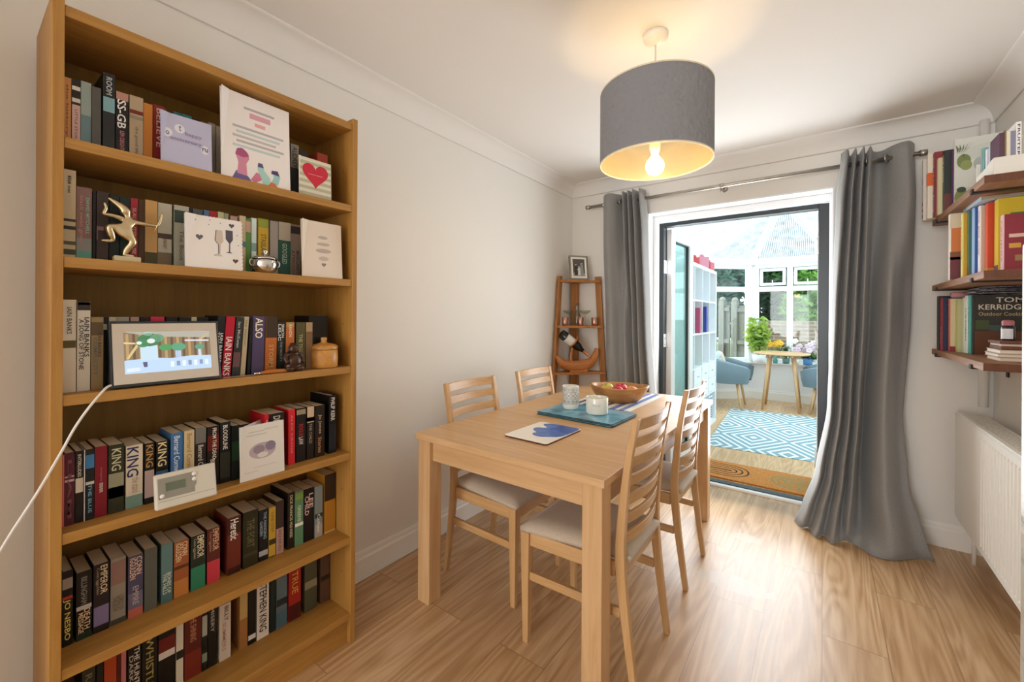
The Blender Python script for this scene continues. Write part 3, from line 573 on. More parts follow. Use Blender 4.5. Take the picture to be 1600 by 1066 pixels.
  (0.5135,0.0282,0.19,'120f0e',[(0.08,0.5,'2f3026')],[('BLOODLINE','eeeae2',0.55,0.95,0.5,0.46)],'black paperback with one bold white word',0),
  (0.5443,0.0218,0.174,'141a14',[(0.35,0.7,'1f3a22')],[],'black paperback with green tinge beside white card',0),
  (0.5689,0.0301,0.172,'100d0c',[],[],'black paperback behind the folded white card',0),
  (0.6423,0.0132,0.192,'c8202e',[],[('on','f0d0d0',0.8,0.9,0.5,0.4)],'slim red paperback behind the folded white card',0),
  (0.6565,0.0506,0.19,'1d1814',[],[('DEAD','d8d4c8',0.7,0.95,0.5,0.45)],'thick black paperback behind the folded white card',0),
  (0.7213,0.0234,0.194,'cf2430',[],[('ALEX CROSS','e88a84',0.2,0.9,0.5,0.3)],'bright red paperback right of the white card',0),
  (0.7492,0.0335,0.193,'161210',[(0.88,0.97,'9a8a70')],[('ROGUE','b8242c',0.48,0.7,0.5,0.46),('LAW','e2dcd0',0.32,0.46,0.5,0.5)],'black paperback with red and white words',0),
  (0.7874,0.0263,0.192,'1b1410',[(0.7,1,'c9b296'),(0.72,0.8,'6a4a38')],[('THE CHILD','a89a88',0.3,0.68,0.5,0.4)],'dark brown paperback with square beige top',0),
  (0.8174,0.0373,0.191,'1f1813',[],[('Jo Jones','d2bfa0',0.45,0.82,0.5,0.36),('Stories','c9906a',0.08,0.38,0.5,0.36)],'black brown paperback with tan script',0),
  (0.8726,0.0301,0.221,'101013',[(0.05,0.5,'1a2230')],[('PHILIP KERR','eef0f0',0.56,0.96,0.5,0.52)],'tall navy black hardback with white pages by right panel',0),
 ]),
 (-1.555,0.41,'on the fifth bookcase shelf','paperbacks on the fifth bookcase shelf',[
  (0.1822,0.0194,0.193,'15110e',[(0.76,0.9,'9a8c7c'),(0.62,0.66,'b03a30')],[('JO NESBO','e6cf63',0.08,0.62,0.42,0.72)],'black paperback with large yellow capitals',0),
  (0.2073,0.0292,0.177,'16120f',[(0.0,0.1,'1f3326'),(0.44,0.5,'b9b4b0')],[('BILLINGHAM','8f8880',0.52,0.92,0.5,0.4),('DEATH','e8c9a0',0.14,0.44,0.7,0.4),('MESSAGE','e8c9a0',0.1,0.4,0.3,0.34)],'black paperback with two cream title words',0),
  (0.2395,0.0306,0.182,'221a1c',[(0.1,0.38,'7d7094')],[('EMPEROR','dcc9a4',0.55,0.97,0.66,0.46),('Conn Iggulden','a08c70',0.56,0.95,0.25,0.24)],'black paperback with lilac lower band',0),
  (0.2733,0.0314,0.181,'8d8478',[(0,0.08,'3f4238'),(0.6,0.95,'8a6a60')],[('LORDS OF','6a5840',0.2,0.42,0.68,0.36),('THE BOW','6a5840',0.2,0.42,0.3,0.36)],'grey brown paperback with two small horsemen',0),
  (0.3088,0.0323,0.172,'4a4660',[(0,0.14,'b0604e'),(0.14,0.4,'6a6478')],[('CONN','e0bfa4',0.68,0.97,0.72,0.4),('IGGULDEN','e0bfa4',0.62,0.97,0.3,0.4),('EMPIRE','b0a0a0',0.2,0.5,0.5,0.4)],'slate purple paperback with coral foot',0),
  (0.344,0.0288,0.177,'565850',[],[],'plain grey green paperback',0),
  (0.3824,0.0272,0.174,'5c7c7c',[(0.0,0.4,'4b6a68')],[('BONES OF','d0d8d0',0.15,0.5,0.68,0.34),('THE HILLS','d0d8d0',0.15,0.5,0.3,0.34)],'teal grey paperback',0),
  (0.4127,0.0364,0.167,'9a5830',[(0.5,0.56,'5a2e1c'),(0.0,0.3,'b8783c')],[('CONN','ecd2ac',0.72,0.97,0.72,0.4),('IGGULDEN','ecd2ac',0.64,0.97,0.3,0.4)],'rust orange paperback',0),
  (0.4539,0.0383,0.167,'1f2a22',[(0,0.42,'2f7a5a')],[('EMPEROR','e8d9b4',0.58,0.98,0.66,0.46),('Conn Iggulden','b0a488',0.58,0.95,0.25,0.24)],'black paperback with emerald lower half',0),
  (0.4965,0.0359,0.172,'5a2620',[(0,0.4,'c23a48')],[('EMPEROR','e0b48c',0.58,0.98,0.66,0.46),('Conn Iggulden','b08c70',0.58,0.95,0.25,0.24)],'dark paperback with crimson lower half',0),
  (0.5524,0.0394,0.187,'6a2a20',[(0.7,0.98,'3a1c16'),(0,0.12,'3c1a14')],[('Heretic','efe6dc',0.6,0.96,0.5,0.62)],'brown red paperback with white gothic title',0),
  (0.5976,0.0466,0.188,'2c2a18',[(0.2,0.25,'3c3a28')],[('THE FORT','6a6644',0.35,0.85,0.5,0.5)],'wide dark olive paperback',0),
  (0.6473,0.0301,0.177,'15151a',[(0.1,0.2,'a8a8a8')],[('THE HANGING','9ab0c0',0.42,0.95,0.66,0.34),('GARDEN','9ab0c0',0.5,0.78,0.25,0.3)],'black paperback with pale blue small title',0),
  (0.6796,0.0225,0.175,'bf9a3a',[(0.25,0.36,'3a3420'),(0,0.02,'3a3420')],[('ONE STEP','8a6a20',0.5,0.9,0.5,0.4)],'slim yellow paperback with dark band',0),
  (0.7043,0.0265,0.188,'3a2c28',[(0,0.48,'b08c84')],[('BEHIND','7a5a54',0.05,0.45,0.5,0.36)],'dark paperback with dusty pink lower half',0),
  (0.7443,0.0242,0.205,'1f1a14',[],[('DICK FRANCIS','d8cdb0',0.5,0.95,0.5,0.4),('WILD HORSES','d8cdb0',0.2,0.48,0.5,0.4)],'black paperback with cream serif title',0),
  (0.7696,0.0308,0.2,'5d8a68',[(0.85,0.97,'7a9a4a'),(0.36,0.42,'e6e8dc')],[('GREENE','cfd8c0',0.44,0.74,0.5,0.42)],'sage green paperback',0),
  (0.8029,0.0394,0.198,'181014',[],[('LEE','e8c4c0',0.62,0.9,0.7,0.4),('CHILD','e8c4c0',0.5,0.86,0.3,0.4)],'black paperback with widely spaced pink title',0),
  (0.8448,0.0307,0.195,'7f8a8a',[(0.0,0.25,'a8a49c'),(0.38,0.46,'2b3230')],[('Coben','e8e8e4',0.1,0.45,0.5,0.4)],'grey paperback with small dark picture',0),
  (0.8833,0.0457,0.228,'b07a28',[(0.55,1,'33241a'),(0.0,0.03,'d0b070')],[],'amber brown thick paperback by the right panel',0),
 ]),
 (-1.59,0.118,'on the bottom bookcase shelf','paperbacks on the bottom bookcase shelf',[
  (0.2244,0.026,0.189,'3a3828',[],[('RANKIN','8a8464',0.3,0.9,0.5,0.5)],'olive black paperback at the far left',0),
  (0.2516,0.014,0.193,'14110f',[],[],'black paperback left of the orange one',0),
  (0.2669,0.0256,0.193,'b8481e',[(0,0.3,'8a2a18')],[],'orange red paperback',0),
  (0.2931,0.0087,0.205,'5a1612',[],[],'slim dark red paperback',0),
  (0.3025,0.0109,0.193,'c97a80',[],[],'slim salmon pink paperback',0),
  (0.3162,0.0295,0.193,'17120f',[],[('THE HUNT','e0dcd4',0.4,0.95,0.66,0.4),('DARK','c0b8a8',0.45,0.85,0.25,0.3)],'black paperback with white upper title',0),
  (0.3478,0.0353,0.201,'16160f',[],[('WHISTLE','a89a5c',0.2,0.95,0.5,0.5)],'black paperback with gold capitals',0),
  (0.3854,0.0402,0.205,'120e0d',[(0.62,0.82,'6a1c18'),(0.52,0.62,'d8cfc8')],[],'black paperback with red and white emblem',0),
  (0.428,0.0185,0.193,'d4cdbd',[(0.42,0.55,'15120f')],[],'white paperback with black middle band',0),
  (0.4498,0.0445,0.205,'5e1f18',[(0,0.4,'7a2a1e')],[('THE SHINING','c98a6a',0.55,0.95,0.5,0.36)],'wide dark red brown paperback',0),
  (0.4952,0.0148,0.185,'1c1c1a',[(0.6,0.95,'a8aaa0'),(0.15,0.3,'7f8a78')],[],'slim black paperback with pale label',0),
  (0.5118,0.025,0.201,'191613',[],[('MISERY','b8b4a8',0.55,0.95,0.5,0.4)],'black paperback with pale top word',0),
  (0.5432,0.0326,0.205,'c9bdae',[(0.9,1,'4a4440')],[('BILLY','4a4030',0.62,0.86,0.6,0.36),('SUMMERS','b88a80',0.15,0.6,0.4,0.34)],'white paperback with pink lettering',0),
  (0.6028,0.0248,0.205,'9a6a3c',[(0.5,0.92,'b79a60')],[],'tan brown paperback beside the black ones',0),
  (0.6297,0.0245,0.201,'13100e',[(0.08,0.16,'d8d4cc')],[],'black paperback with little white square',0),
  (0.6573,0.0393,0.201,'d9cfc4',[],[('STEPHEN KING','15120f',0.12,0.97,0.5,0.62)],'white paperback with tall black capitals',0),
  (0.701,0.0187,0.189,'102322',[],[],'slim black teal paperback',0),
  (0.7231,0.0376,0.189,'5c6b74',[(0,0.3,'4a6470'),(0.42,0.55,'20262a')],[],'blue grey paperback with round emblem',0),
  (0.7664,0.0454,0.197,'a02420',[(0,0.3,'4a1a18')],[('TRUE','d8a040',0.5,0.92,0.5,0.5)],'red paperback with gold lettering',0),
  (0.8267,0.0483,0.193,'4c4a38',[(0.45,0.6,'8a8468')],[],'olive grey paperback',0),
  (0.8907,0.0383,0.193,'5a4234',[(0.45,0.55,'2c2018')],[],'dusky brown paperback at the far right',0),
 ]),
]# ------------------------------------------------------------------ bookcase
BX, BBK, BY0, BY1 = -1.453, -1.733, .149, .953
SH = (1.686, 1.400, 1.067, .735, .41, .118)
bc = empty('bookcase', (-1.593, .551, 0), 0, 'tall oak veneer bookcase full of paperbacks against the left wall', 'bookcase')
def bk(name, mb, **k):
    o = mb.build(name, None, **k); o.parent = bc; o.matrix_parent_inverse = Matrix.Translation((1.593, -.551, 0)); return o
WZ, WY = M_BOOKWOOD['Z'], M_BOOKWOOD['Y']
bk('side_panel', MB().box((BBK, BY0, 0), (BX, BY0 + .0205, 2.02), WZ), bevel=.0015)
bk('side_panel', MB().box((BBK, BY1 - .0205, 0), (BX, BY1, 2.02), WZ), bevel=.0015)
bk('back_panel', MB().box((BBK, BY0 + .02, .06), (BBK + .006, BY1 - .02, 2.0), M_BOOKWOOD['back']))
bk('top_panel', MB().box((BBK + .006, BY0 + .0207, 1.975), (BX - .004, BY1 - .0207, 2.002), WY), bevel=.0015)
for z in SH: bk('shelf', MB().box((BBK + .007, BY0 + .0208, z - .026), (BX - .003, BY1 - .0208, z), WY), bevel=.0015)
bk('plinth', MB().box((BX - .04, BY0 + .0207, 0), (BX - .022, BY1 - .0207, .09), WY))
b = MB()
for z in (.26, .58, .9, 1.23, 1.55, 1.83): b.tube([(BX - .06, BY1 - .0206, z), (BX - .06, BY1 - .0216, z)], .004, M_BOOKWOOD['back'], 8)
bk('peg_holes', b)
M_PAGES = mat('d6c7a8', .85); M_PAGES_W = mat('e4dfd2', .85)
GAIN = 1.03
def bright(h): return ''.join('%02x' % min(255, int(int(h[i:i + 2], 16) * GAIN)) for i in (0, 2, 4))
def book(loc, rz, t, h, dep, col, bands, texts, label, group, lean=0, cover=None, ctexts=(), cpatch=(), hard=False, name='book'):
    """local x = across the spine, y = into the shelf, z = up; spine faces -y, front cover faces +x"""
    mb = MB(); c = mat(bright(col), .42, spec=.4); cb = mat(bright(cover), .42, spec=.4) if cover else c; bt = min(.0025 if hard else .0011, t * .3)
    mb.box((0, 0, 0), (t, bt * 1.3, h), c); mb.box((0, bt * 1.3, 0), (bt, dep, h), c); mb.box((t - bt, bt * 1.3, 0), (t, dep, h), cb)
    for f0, f1, bc_ in bands: mb.box((.0003, -.0004, f0 * h), (t - .0003, 0, f1 * h), mat(bright(bc_), .42, spec=.4))
    for s, tc, f0, f1, cx, wf in texts:
        tm = mat(tc, .5); H = wf * t
        add_text(mb, s, tm, (t * cx - H / 2, -.0008, f1 * h), (0, 0, -1), (1, 0, 0), (f1 - f0) * h, H)
    for d0, d1, f0, f1, pc in cpatch: mb.box((t, d0 * dep, f0 * h), (t + .0004, d1 * dep, f1 * h), mat(bright(pc), .45, spec=.4))
    for s, tc, d0, f0, L, Hh in ctexts: add_text(mb, s, mat(tc, .5), (t + .0008, d0 * dep, f0 * h), (0, 1, 0), (0, 0, 1), L, Hh)
    o = mb.build(name, None, loc, rot=(0, R(lean), rz) if not lean else None)
    if lean: o.rotation_euler = (Matrix.Rotation(rz, 3, 'Z') @ Matrix.Rotation(R(lean), 3, 'Y')).to_euler()
    tag(o, label, 'book', group); g = .003 if hard else .0006
    MB().box((bt + .0001, bt * 1.3 + .0002, g), (t - bt - .0001, dep - .0012 - g, h - g), M_PAGES_W if hard else M_PAGES).build('pages', o); return o
rb = random.Random(3)
for (x, z, suf, grp, L) in BOOK_ROWS:
    for (y0, t, h, col, bands, texts, look, lean) in L:
        hard = 'hardback' in look
        dep = (.135 if hard or h > .2 else .112) + rb.uniform(-.004, .004)
        xb = x - .03 if ('photo frame' in look and 'behind' in look) or 'wooden jar' in look else x
        dep = min(dep, xb + 1.722)
        book((xb + rb.uniform(-.002, .002), y0, z + .0004 + t * math.sin(R(lean))), R(90), t - .0005, h, dep, col, bands, texts, look + ' ' + suf, grp, lean, hard=hard)
# ------------------------------------------------------------------ cards and ornaments in the bookcase
M_CARD = mat('f3f0ea', .6)
def card(loc, rz, wd, ht, mt, decals=(), texts=(), opn=28, hinge='L', label='', back=True, edge=None, lean=-4, name='greeting_card'):
    """folded card; local x right, z up, front faces -y. decals: (points in card fractions, colour); texts: (string, colour, x, z, length, height)"""
    mb = MB(); th = .0012
    outl = edge or [(0, 0), (1, 0), (1, 1), (0, 1)]
    F = Matrix.Rotation(R(lean), 4, 'X')
    S = F @ frame_M((0, 0, 0), (1, 0, 0), (0, 0, 1), (0, -1, 0))
    mb.prism([(x * wd, z * ht) for x, z in outl], -th, 0, mt, S)
    for k, (pts, c) in enumerate(decals): mb.prism([(x * wd, z * ht) for x, z in pts], 0, .0003 + .00006 * k, mat(c, .6), S)
    for s, c, x, z, L, H in texts: add_text(mb, s, mat(c, .6), S @ Vector((x * wd, z * ht, .0012)), S.to_3x3() @ Vector((1, 0, 0)), S.to_3x3() @ Vector((0, 1, 0)), L * wd, H * ht)
    o = mb.build(name, None, (loc[0], loc[1], loc[2] + .0006), rz, label=label, cat='card')
    if back:
        a = R(opn); hx = 0 if hinge == 'L' else wd; sx = 1 if hinge == 'L' else -1
        x_ = Vector((math.cos(a) * sx, math.sin(a), 0)); nb = Vector((-x_.y * sx, x_.x * sx, 0))
        B = frame_M((hx, .002, 0), x_, (0, 0, 1), x_.cross(Vector((0, 0, 1))))
        MB().prism([(0, 0), (wd, 0), (wd, ht), (0, ht)], 0, th, mt, B).build('back_leaf', o)
    return o
def ell(cx, cz, rx, rz_, n=20, a0=0, a1=360, rot=0):
    out = []
    for k in range(n):
        t = R(a0 + (a1 - a0) * k / (n - (0 if a1 - a0 == 360 else 1))); x, z = rx * math.cos(t), rz_ * math.sin(t); c, s = math.cos(R(rot)), math.sin(R(rot))
        out.append((cx + x * c - z * s, cz + x * s + z * c))
    return out
def heart(cx, cz, sx, sz):
    return [(cx + sx * 16 * math.sin(t) ** 3 / 16, cz + sz * (13 * math.cos(t) - 5 * math.cos(2 * t) - 2 * math.cos(3 * t) - math.cos(4 * t)) / 16) for t in [2 * math.pi * k / 30 for k in range(30)]]
def bar_(x0, x1, z, h): return [(x0, z), (x1, z), (x1, z + h), (x0, z + h)]
R90 = R(90)
card((-1.466, .354, SH[0]), R(87), .119, .142, mat('b9b9d4', .6), [(ell(.12, .6, .1, .09), 'dedee8'), (ell(.36, .73, .1, .09), 'dedee8'), (ell(.86, .42, .08, .09), 'dedee8')],
     [('o', '6a6a90', .09, .55, .07, .08), ('t', '6a6a90', .34, .68, .05, .12), ('anniversary', '9a88b0', .17, .45, .62, .1), ('happy', '9a88b0', .46, .6, .34, .1), ('ru', '50506a', .8, .38, .12, .08)], label='lilac greeting card with white blossoms on the top shelf')
socks = [([(.14, .0), (.42, .0), (.36, .06), (.2, .1)], '6a5f96'), ([(.21, .07), (.23, .2), (.19, .3), (.22, .36), (.3, .37), (.37, .32), (.38, .26), (.34, .2), (.35, .06)], 'd08aa4'), ([(.19, .28), (.21, .345), (.27, .37), (.34, .345), (.38, .29), (.3, .265)], 'a8507e'),
         ([(.4, .03), (.46, .0), (.57, .06), (.54, .12), (.48, .13)], 'd07a98'), ([(.58, .0), (.7, .0), (.68, .1), (.6, .17), (.57, .24), (.5, .23), (.5, .16), (.55, .08)], 'a8d4cc'), ([(.5, .2), (.51, .25), (.57, .25), (.59, .2)], '5c4c80'),
         ([(.7, .06), (.8, .03), (.84, .14), (.8, .2), (.72, .19), (.74, .12)], '9accc8'), ([(.7, .16), (.71, .2), (.8, .21), (.83, .15)], '4c3c70'), ([(.64, .0), (.8, .0), (.76, .05), (.7, .06)], 'd8744c')]
blur = [(bar_(.32, .76, .84, .025), 'b4aeb0'), (bar_(.4, .7, .75, .06), 'dba4b4'), (bar_(.47, .62, .67, .04), 'e0a8a8')] + [(bar_(.16 + .05 * (k % 2), .9 - .06 * (k % 3), .6 - k * .055, .024), ('b8b4b6', 'bcd2d4', 'c0bcbe')[k % 3]) for k in range(5)]
card((-1.468, .499, SH[0]), R(91), .208, .276, mat('efeae8', .6), socks + blur, label='tall white card with pink and teal socks on the top shelf', lean=-3)
card((-1.474, .738, SH[0]), R(90), .12, .138, mat('dcd6c4', .6), [(bar_(0, 1, .03 + .16 * k, .08), 'b4b49a') for k in range(6)] + [(heart(.5, .6, .4, .36), 'c8203c'), (bar_(.28, .72, .585, .01), 'e4b0b0')], label='striped square card with big red heart on the top shelf', lean=-2)
# scalloped card with two champagne flutes
n = 17; ed = [(0, 0), (.985, 0)]
for k in range(13): ed += [(.985, .02 + .075 * k), (1.0, .03 + .075 * k), (1.0, .065 + .075 * k), (.985, .075 + .075 * k)]
for k in range(n): ed += [(.985 - .058 * k, .99), (.97 - .058 * k, 1.0), (.94 - .058 * k, 1.0), (.927 - .058 * k, .99)]
ed.append((0, .985))
card((-1.466, .41, SH[1]), R(89), .149, .156, mat('ece8e4', .6), [([(.52, .76), (.63, .76), (.65, .55), (.6, .48), (.59, .28), (.64, .25), (.5, .25), (.56, .28), (.57, .48), (.5, .55)], 'cdbfb2'), ([(.515, .75), (.53, .75), (.51, .55), (.57, .47), (.57, .3), (.52, .27), (.49, .25), (.48, .26), (.555, .3), (.555, .47), (.495, .55)], '5a5460'),
     ([(.69, .78), (.82, .78), (.82, .6), (.77, .52), (.765, .36), (.81, .33), (.69, .33), (.745, .36), (.75, .52), (.69, .6)], '55505c'),
     (heart(.24, .58, .06, .06), '6a666e'), (heart(.8, .88, .05, .05), '5a565e'), (heart(.86, .18, .05, .05), '5e4040')] + [(ell(x, z, .012, .012, 8), 'a8a4a4') for x, z in ((.18, .9), (.42, .93), (.4, .84), (.6, .9), (.9, .7), (.92, .5))], label='white scalloped card with two champagne flutes on second shelf', edge=ed, opn=20)
card((-1.470, .748, SH[1]), R(89), .153, .204, mat('e2d6c8', .6), [(ell(.52, .72, .12, .03), 'b8aca4'), (ell(.53, .6, .16, .03), 'bcb0a6'), (ell(.53, .48, .19, .04), 'b8aca4'), (ell(.53, .34, .12, .04), 'c0b4aa'), (heart(.53, .23, .055, .04), '857a7c')], label='plain cream card with faint grey writing on second shelf')
card((-1.462, .553, SH[3]), R(90), .135, .172, mat('dedad2', .6), [(ell(.5, .5, .3, .15), 'b4a4ac'), (ell(.42, .53, .13, .08), '93838f'), (ell(.68, .56, .12, .09), '85788c'), (ell(.5, .42, .12, .05), 'd8d2cc'), (bar_(.2, .55, .86, .02), 'c4c0b8'), (bar_(.55, .85, .88, .02), 'c8c4bc'), (bar_(.15, .6, .8, .02), 'c4c0b8'), (bar_(.3, .8, .2, .02), 'cfcbc3'), (bar_(.1, .4, .13, .02), 'cfcbc3')], opn=38, lean=-3, label='white folded card with smudged mauve heart on fourth shelf')
# silver gold dancing figurine
def skin(name, vs, es, rad, mt, parent=None, loc=None, rz=0, sub=2):
    me = bpy.data.meshes.new(name); me.from_pydata(vs, es, []); o = bpy.data.objects.new(name, me); COL.objects.link(o)
    if parent: o.parent = parent
    if loc: o.location = loc
    o.rotation_euler = (0, 0, rz); md = o.modifiers.new('skin', 'SKIN'); md.use_smooth_shade = True
    for v, r in zip(me.skin_vertices[0].data, rad): v.radius = (r, r) if not isinstance(r, tuple) else r
    me.skin_vertices[0].data[0].use_root = True
    s = o.modifiers.new('sub', 'SUBSURF'); s.levels = sub; s.render_levels = sub; me.materials.append(mt); return o
M_SILVER = mat('d4c4a0', .25, 1.0)
fg = empty('figurine', (-1.49, .288, SH[1] + .0006), R90, 'silver dancing figurine on one leg on a cream plinth, second shelf', 'figurine')
MB().prism([(-.027, -.02), (.027, -.02), (.024, .02), (-.024, .02)], 0, .014, mat('cbbd96', .5)).build('plinth', fg, bevel=.002)
def fp(cx, cy, y=0): return ((cx - 660) * .00024, y, .014 + (880 - cy) * .00027)
sv = [fp(640, 635), fp(665, 580), fp(690, 525), fp(668, 480), fp(655, 440), fp(640, 405), fp(585, 370), fp(510, 325),
      fp(700, 700, -.004), fp(718, 735, -.006), fp(665, 810), fp(645, 868), fp(725, 872, -.008),
      fp(570, 610, -.004), fp(505, 600, -.008), fp(540, 690, -.004), fp(555, 738), fp(455, 745, -.008),
      fp(730, 530), fp(820, 535, -.004), fp(925, 540, -.006), fp(950, 480, -.008), fp(965, 400, -.008),
      fp(640, 515), fp(560, 495, -.003), fp(470, 490, -.005), fp(495, 430, -.006), fp(478, 380, -.006)]
se = [(0, 1), (1, 2), (2, 3), (3, 4), (4, 5), (5, 6), (6, 7), (0, 8), (8, 9), (9, 10), (10, 11), (11, 12), (0, 13), (13, 14), (14, 15), (15, 16), (16, 17), (2, 18), (18, 19), (19, 20), (20, 21), (21, 22), (2, 23), (23, 24), (24, 25), (25, 26), (26, 27)]
sr = [.011, .009, .011, .005, .011, .009, .006, .002, .0095, .008, .007, .005, .003, .0095, .008, .007, .005, .0025, .006, .0045, .0035, .003, .002, .006, .0045, .0035, .003, .002]
skin('figure', sv, se, [r * 1.3 for r in sr], M_SILVER, fg)
MB().tube([fp(895, 610, -.01), fp(968, 400, -.009)], .0012, M_SILVER, 6).build('baton', fg)
# silver sugar bowl
sb = empty('sugar_bowl', (-1.490, .634, SH[1] + .0006), 0, 'small polished silver lidded bowl on the second bookcase shelf', 'bowl')
MB().lathe([(0, 0), (.024, 0), (.026, .003), (.034, .012), (.038, .026), (.037, .038), (.035, .046), (.033, .046), (.035, .036), (.035, .02), (.02, .006), (0, .006)], M_CHROME, 36).build('body', sb)
lid = MB().lathe([(.0365, .0465), (.0365, .05), (.03, .055), (.015, .06), (.006, .062), (.004, .066), (.008, .071), (.008, .075), (.004, .079), (0, .08)], M_CHROME, 36).build('lid', sb)
for s in (-1, 1): MB().tube(cr([(0, s * .034, .04), (0, s * .044, .042), (0, s * .046, .03), (0, s * .038, .02)], 5), .002, M_CHROME, 8).build('handle', sb)
# bamboo jar
j = empty('bamboo_jar', (-1.505, .849, SH[2]), 0, 'round bamboo jar with knobbed lid at the right end of third shelf', 'jar')
MB().lathe([(0, .001), (.046, .001), (.049, .005), (.05, .03), (.049, .066), (.046, .068), (0, .068)], M_BAMBOO, 40).build('body', j)
MB().lathe([(.0485, .069), (.0492, .072), (.0485, .08), (.04, .086), (.02, .091), (.011, .094), (.0095, .1), (.0115, .108), (.0105, .112), (0, .113)], M_BAMBOO, 40).build('lid', j)
# carved figurine
M_DKWOOD = mat('3e2212', .28, bump=.3, bscale=90)
bu = MB(); bu.ball((0, 0, .018), .024, M_DKWOOD, 20, 12, (1.15, .95, .8)); bu.ball((0, -.008, .036), .024, M_DKWOOD, 20, 12, (1.0, .9, 1.0)); bu.ball((0, .004, .055), .022, M_DKWOOD, 18, 10, (1.1, .7, .7)); bu.ball((0, -.003, .078), .0165, M_DKWOOD, 18, 12, (1, 1, 1.05))
for s in (-1, 1):
    bu.ball((s * .016, -.002, .076), .005, M_DKWOOD, 10, 8, (.6, .8, 1.6)); bu.tube(cr([(s * .02, 0, .062), (s * .028, -.006, .045), (s * .024, -.018, .03)], 5), [.009] * 5 + [.008] * 5 + [.006], M_DKWOOD, 10); bu.ball((s * .018, -.016, .01), .011, M_DKWOOD, 12, 8, (1.3, 1, .8)); bu.ball((s * .006, -.0185, .08), .0022, M_DKWOOD, 8, 6)
bu.ball((0, -.0195, .076), .003, M_DKWOOD, 8, 6); bu.ball((0, -.018, .071), .004, M_DKWOOD, 8, 6, (1.4, .7, .6)); bu.ball((0, .002, .093), .009, M_DKWOOD, 10, 8, (1.1, 1.1, .6))
bu.build('carved_figurine', None, (-1.478, .722, SH[2] + .0012), R90, label='dark wooden laughing figurine sitting before the books, third shelf', cat='figurine')
# letter opener
lo = empty('letter_opener', (-1.47, .615, SH[2] + .006), R(88), 'letter opener with orange wooden handle lying on third shelf', 'letter opener')
MB().tube(cr([(0.0, 0, 0), (.03, 0, .002), (.07, 0, .001), (.085, 0, .0)], 6), [.0045 + .003 * math.sin(math.pi * k / 18) for k in range(19)], mat('b06a2c', .35), 12).build('handle', lo)
b = MB(); b.lathe([(0, 0), (.006, .001), (.007, .006), (.004, .01), (0, .011)], M_CHROME, 14, M=frame_M((.084, 0, 0), (0, 1, 0), (0, 0, 1), (1, 0, 0))); b.build('end_cap', lo)
MB().tube([(0.0, 0, 0), (-.02, 0, 0)], [.004, .0035], M_CHROME, 10).build('ferrule', lo)
MB().prism([(-.02, -.005), (-.02, .005), (-.09, .003), (-.105, 0), (-.09, -.003)], -.004, -.002, M_STEEL).build('blade', lo)
# digital photo frame with a party snapshot
pf = empty('digital_photo_frame', (-1.462, .255, SH[2] + .0038), 0, 'black digital photo frame with pale border showing a barn party', 'photo frame', rot=(R(-11), 0, R(90)))
FW, FH = .246, .176
b = MB(); b.box((0, 0, 0), (FW, .018, FH), M_ANTH); b.build('housing', pf, bevel=.002)
MB().box((.006, -.0012, .008), (FW - .006, 0, FH - .007), mat('cfc6b8', .35)).build('mat_border', pf)
sc_m = {}
def glow(h, e=.75):
    k = ('glow', h)
    if k not in MATS:
        g = NT('screen_' + h); g.p.inputs['Base Color'].default_value = (0.02, .02, .02, 1); g.p.inputs['Emission Color'].default_value = (*hexc(h), 1); g.p.inputs['Emission Strength'].default_value = e; g.p.inputs['Roughness'].default_value = .3; MATS[k] = g.m
    return MATS[k]
b = MB(); x0, x1, z0, z1 = .028, FW - .024, .034, FH - .03; W_, H_ = x1 - x0, z1 - z0
S = frame_M((x0, -.0014, z0), (1, 0, 0), (0, 0, 1), (0, -1, 0)); q = lambda pts, c, h=.0001: b.prism([(x * W_, z * H_) for x, z in pts], 0, h, glow(c), S)
q([(0, 0), (1, 0), (1, 1), (0, 1)], '8a7458')
for k in range(14): q([(.02 + k * .07, .3), (.05 + k * .07, .3), (.05 + k * .07, .95), (.02 + k * .07, .95)], ('b89664', '6a5038')[k % 2], .00014)
q([(.3, .88), (1, .82), (1, 1), (.0, 1)], 'b0aa9c', .00018); q([(.0, .72), (.12, .7), (.12, .74), (0, .76)], 'e0c890', .0002); q([(.02, .36), (.05, .36), (.16, .68), (.13, .7)], 'd8be84', .0002)
q([(.68, .74), (.98, .72), (.98, .76), (.68, .78)], 'd6d8e4', .0002); q([(.86, .78), (.98, .94), (.98, .9), (.88, .76)], 'c8b088', .0002)
q([(0, 0), (1, 0), (1, .34), (.75, .36), (.5, .32), (.3, .36), (0, .32)], 'bcd4ee', .00022)
q([(.17, .3), (.36, .3), (.36, .66), (.17, .66)], 'c4dcea', .00024); q([(.56, .34), (.63, .34), (.63, .56), (.56, .56)], 'b4c4dc', .00024); q([(.84, .3), (.88, .3), (.87, .54), (.84, .54)], 'c4d4ea', .00024)
for (cx, cz, rx, rz_, c) in ((.27, .8, .13, .16, '3f7a52'), (.2, .72, .07, .1, '4a8a5a'), (.36, .84, .08, .1, '6a9a78'), (.45, .6, .08, .08, '4c9a5c'), (.6, .6, .09, .1, '5aa07c'), (.86, .58, .06, .07, '5c9a7c'), (.29, .77, .045, .06, 'dfe6e0'), (.16, .73, .03, .04, 'e0e8e2'), (.26, .95, .05, .05, 'a8c4b0')): q(ell(cx, cz, rx, rz_, 16), c, .00027 if c[0] not in 'de' else .0003)
for k in range(7): q([(.5 + k * .07, .1 + .02 * (k % 2)), (.54 + k * .07, .1 + .02 * (k % 2)), (.54 + k * .07, .24), (.5 + k * .07, .24)], ('e4ecf6', '8496b8')[k % 2], .0003)
q([(.2, .14), (.24, .14), (.24, .26), (.19, .26)], '5a5478', .0003); q([(.02, .04), (.16, .06), (.16, .14), (.02, .13)], 'dce6f2', .0003)
b.build('screen', pf)
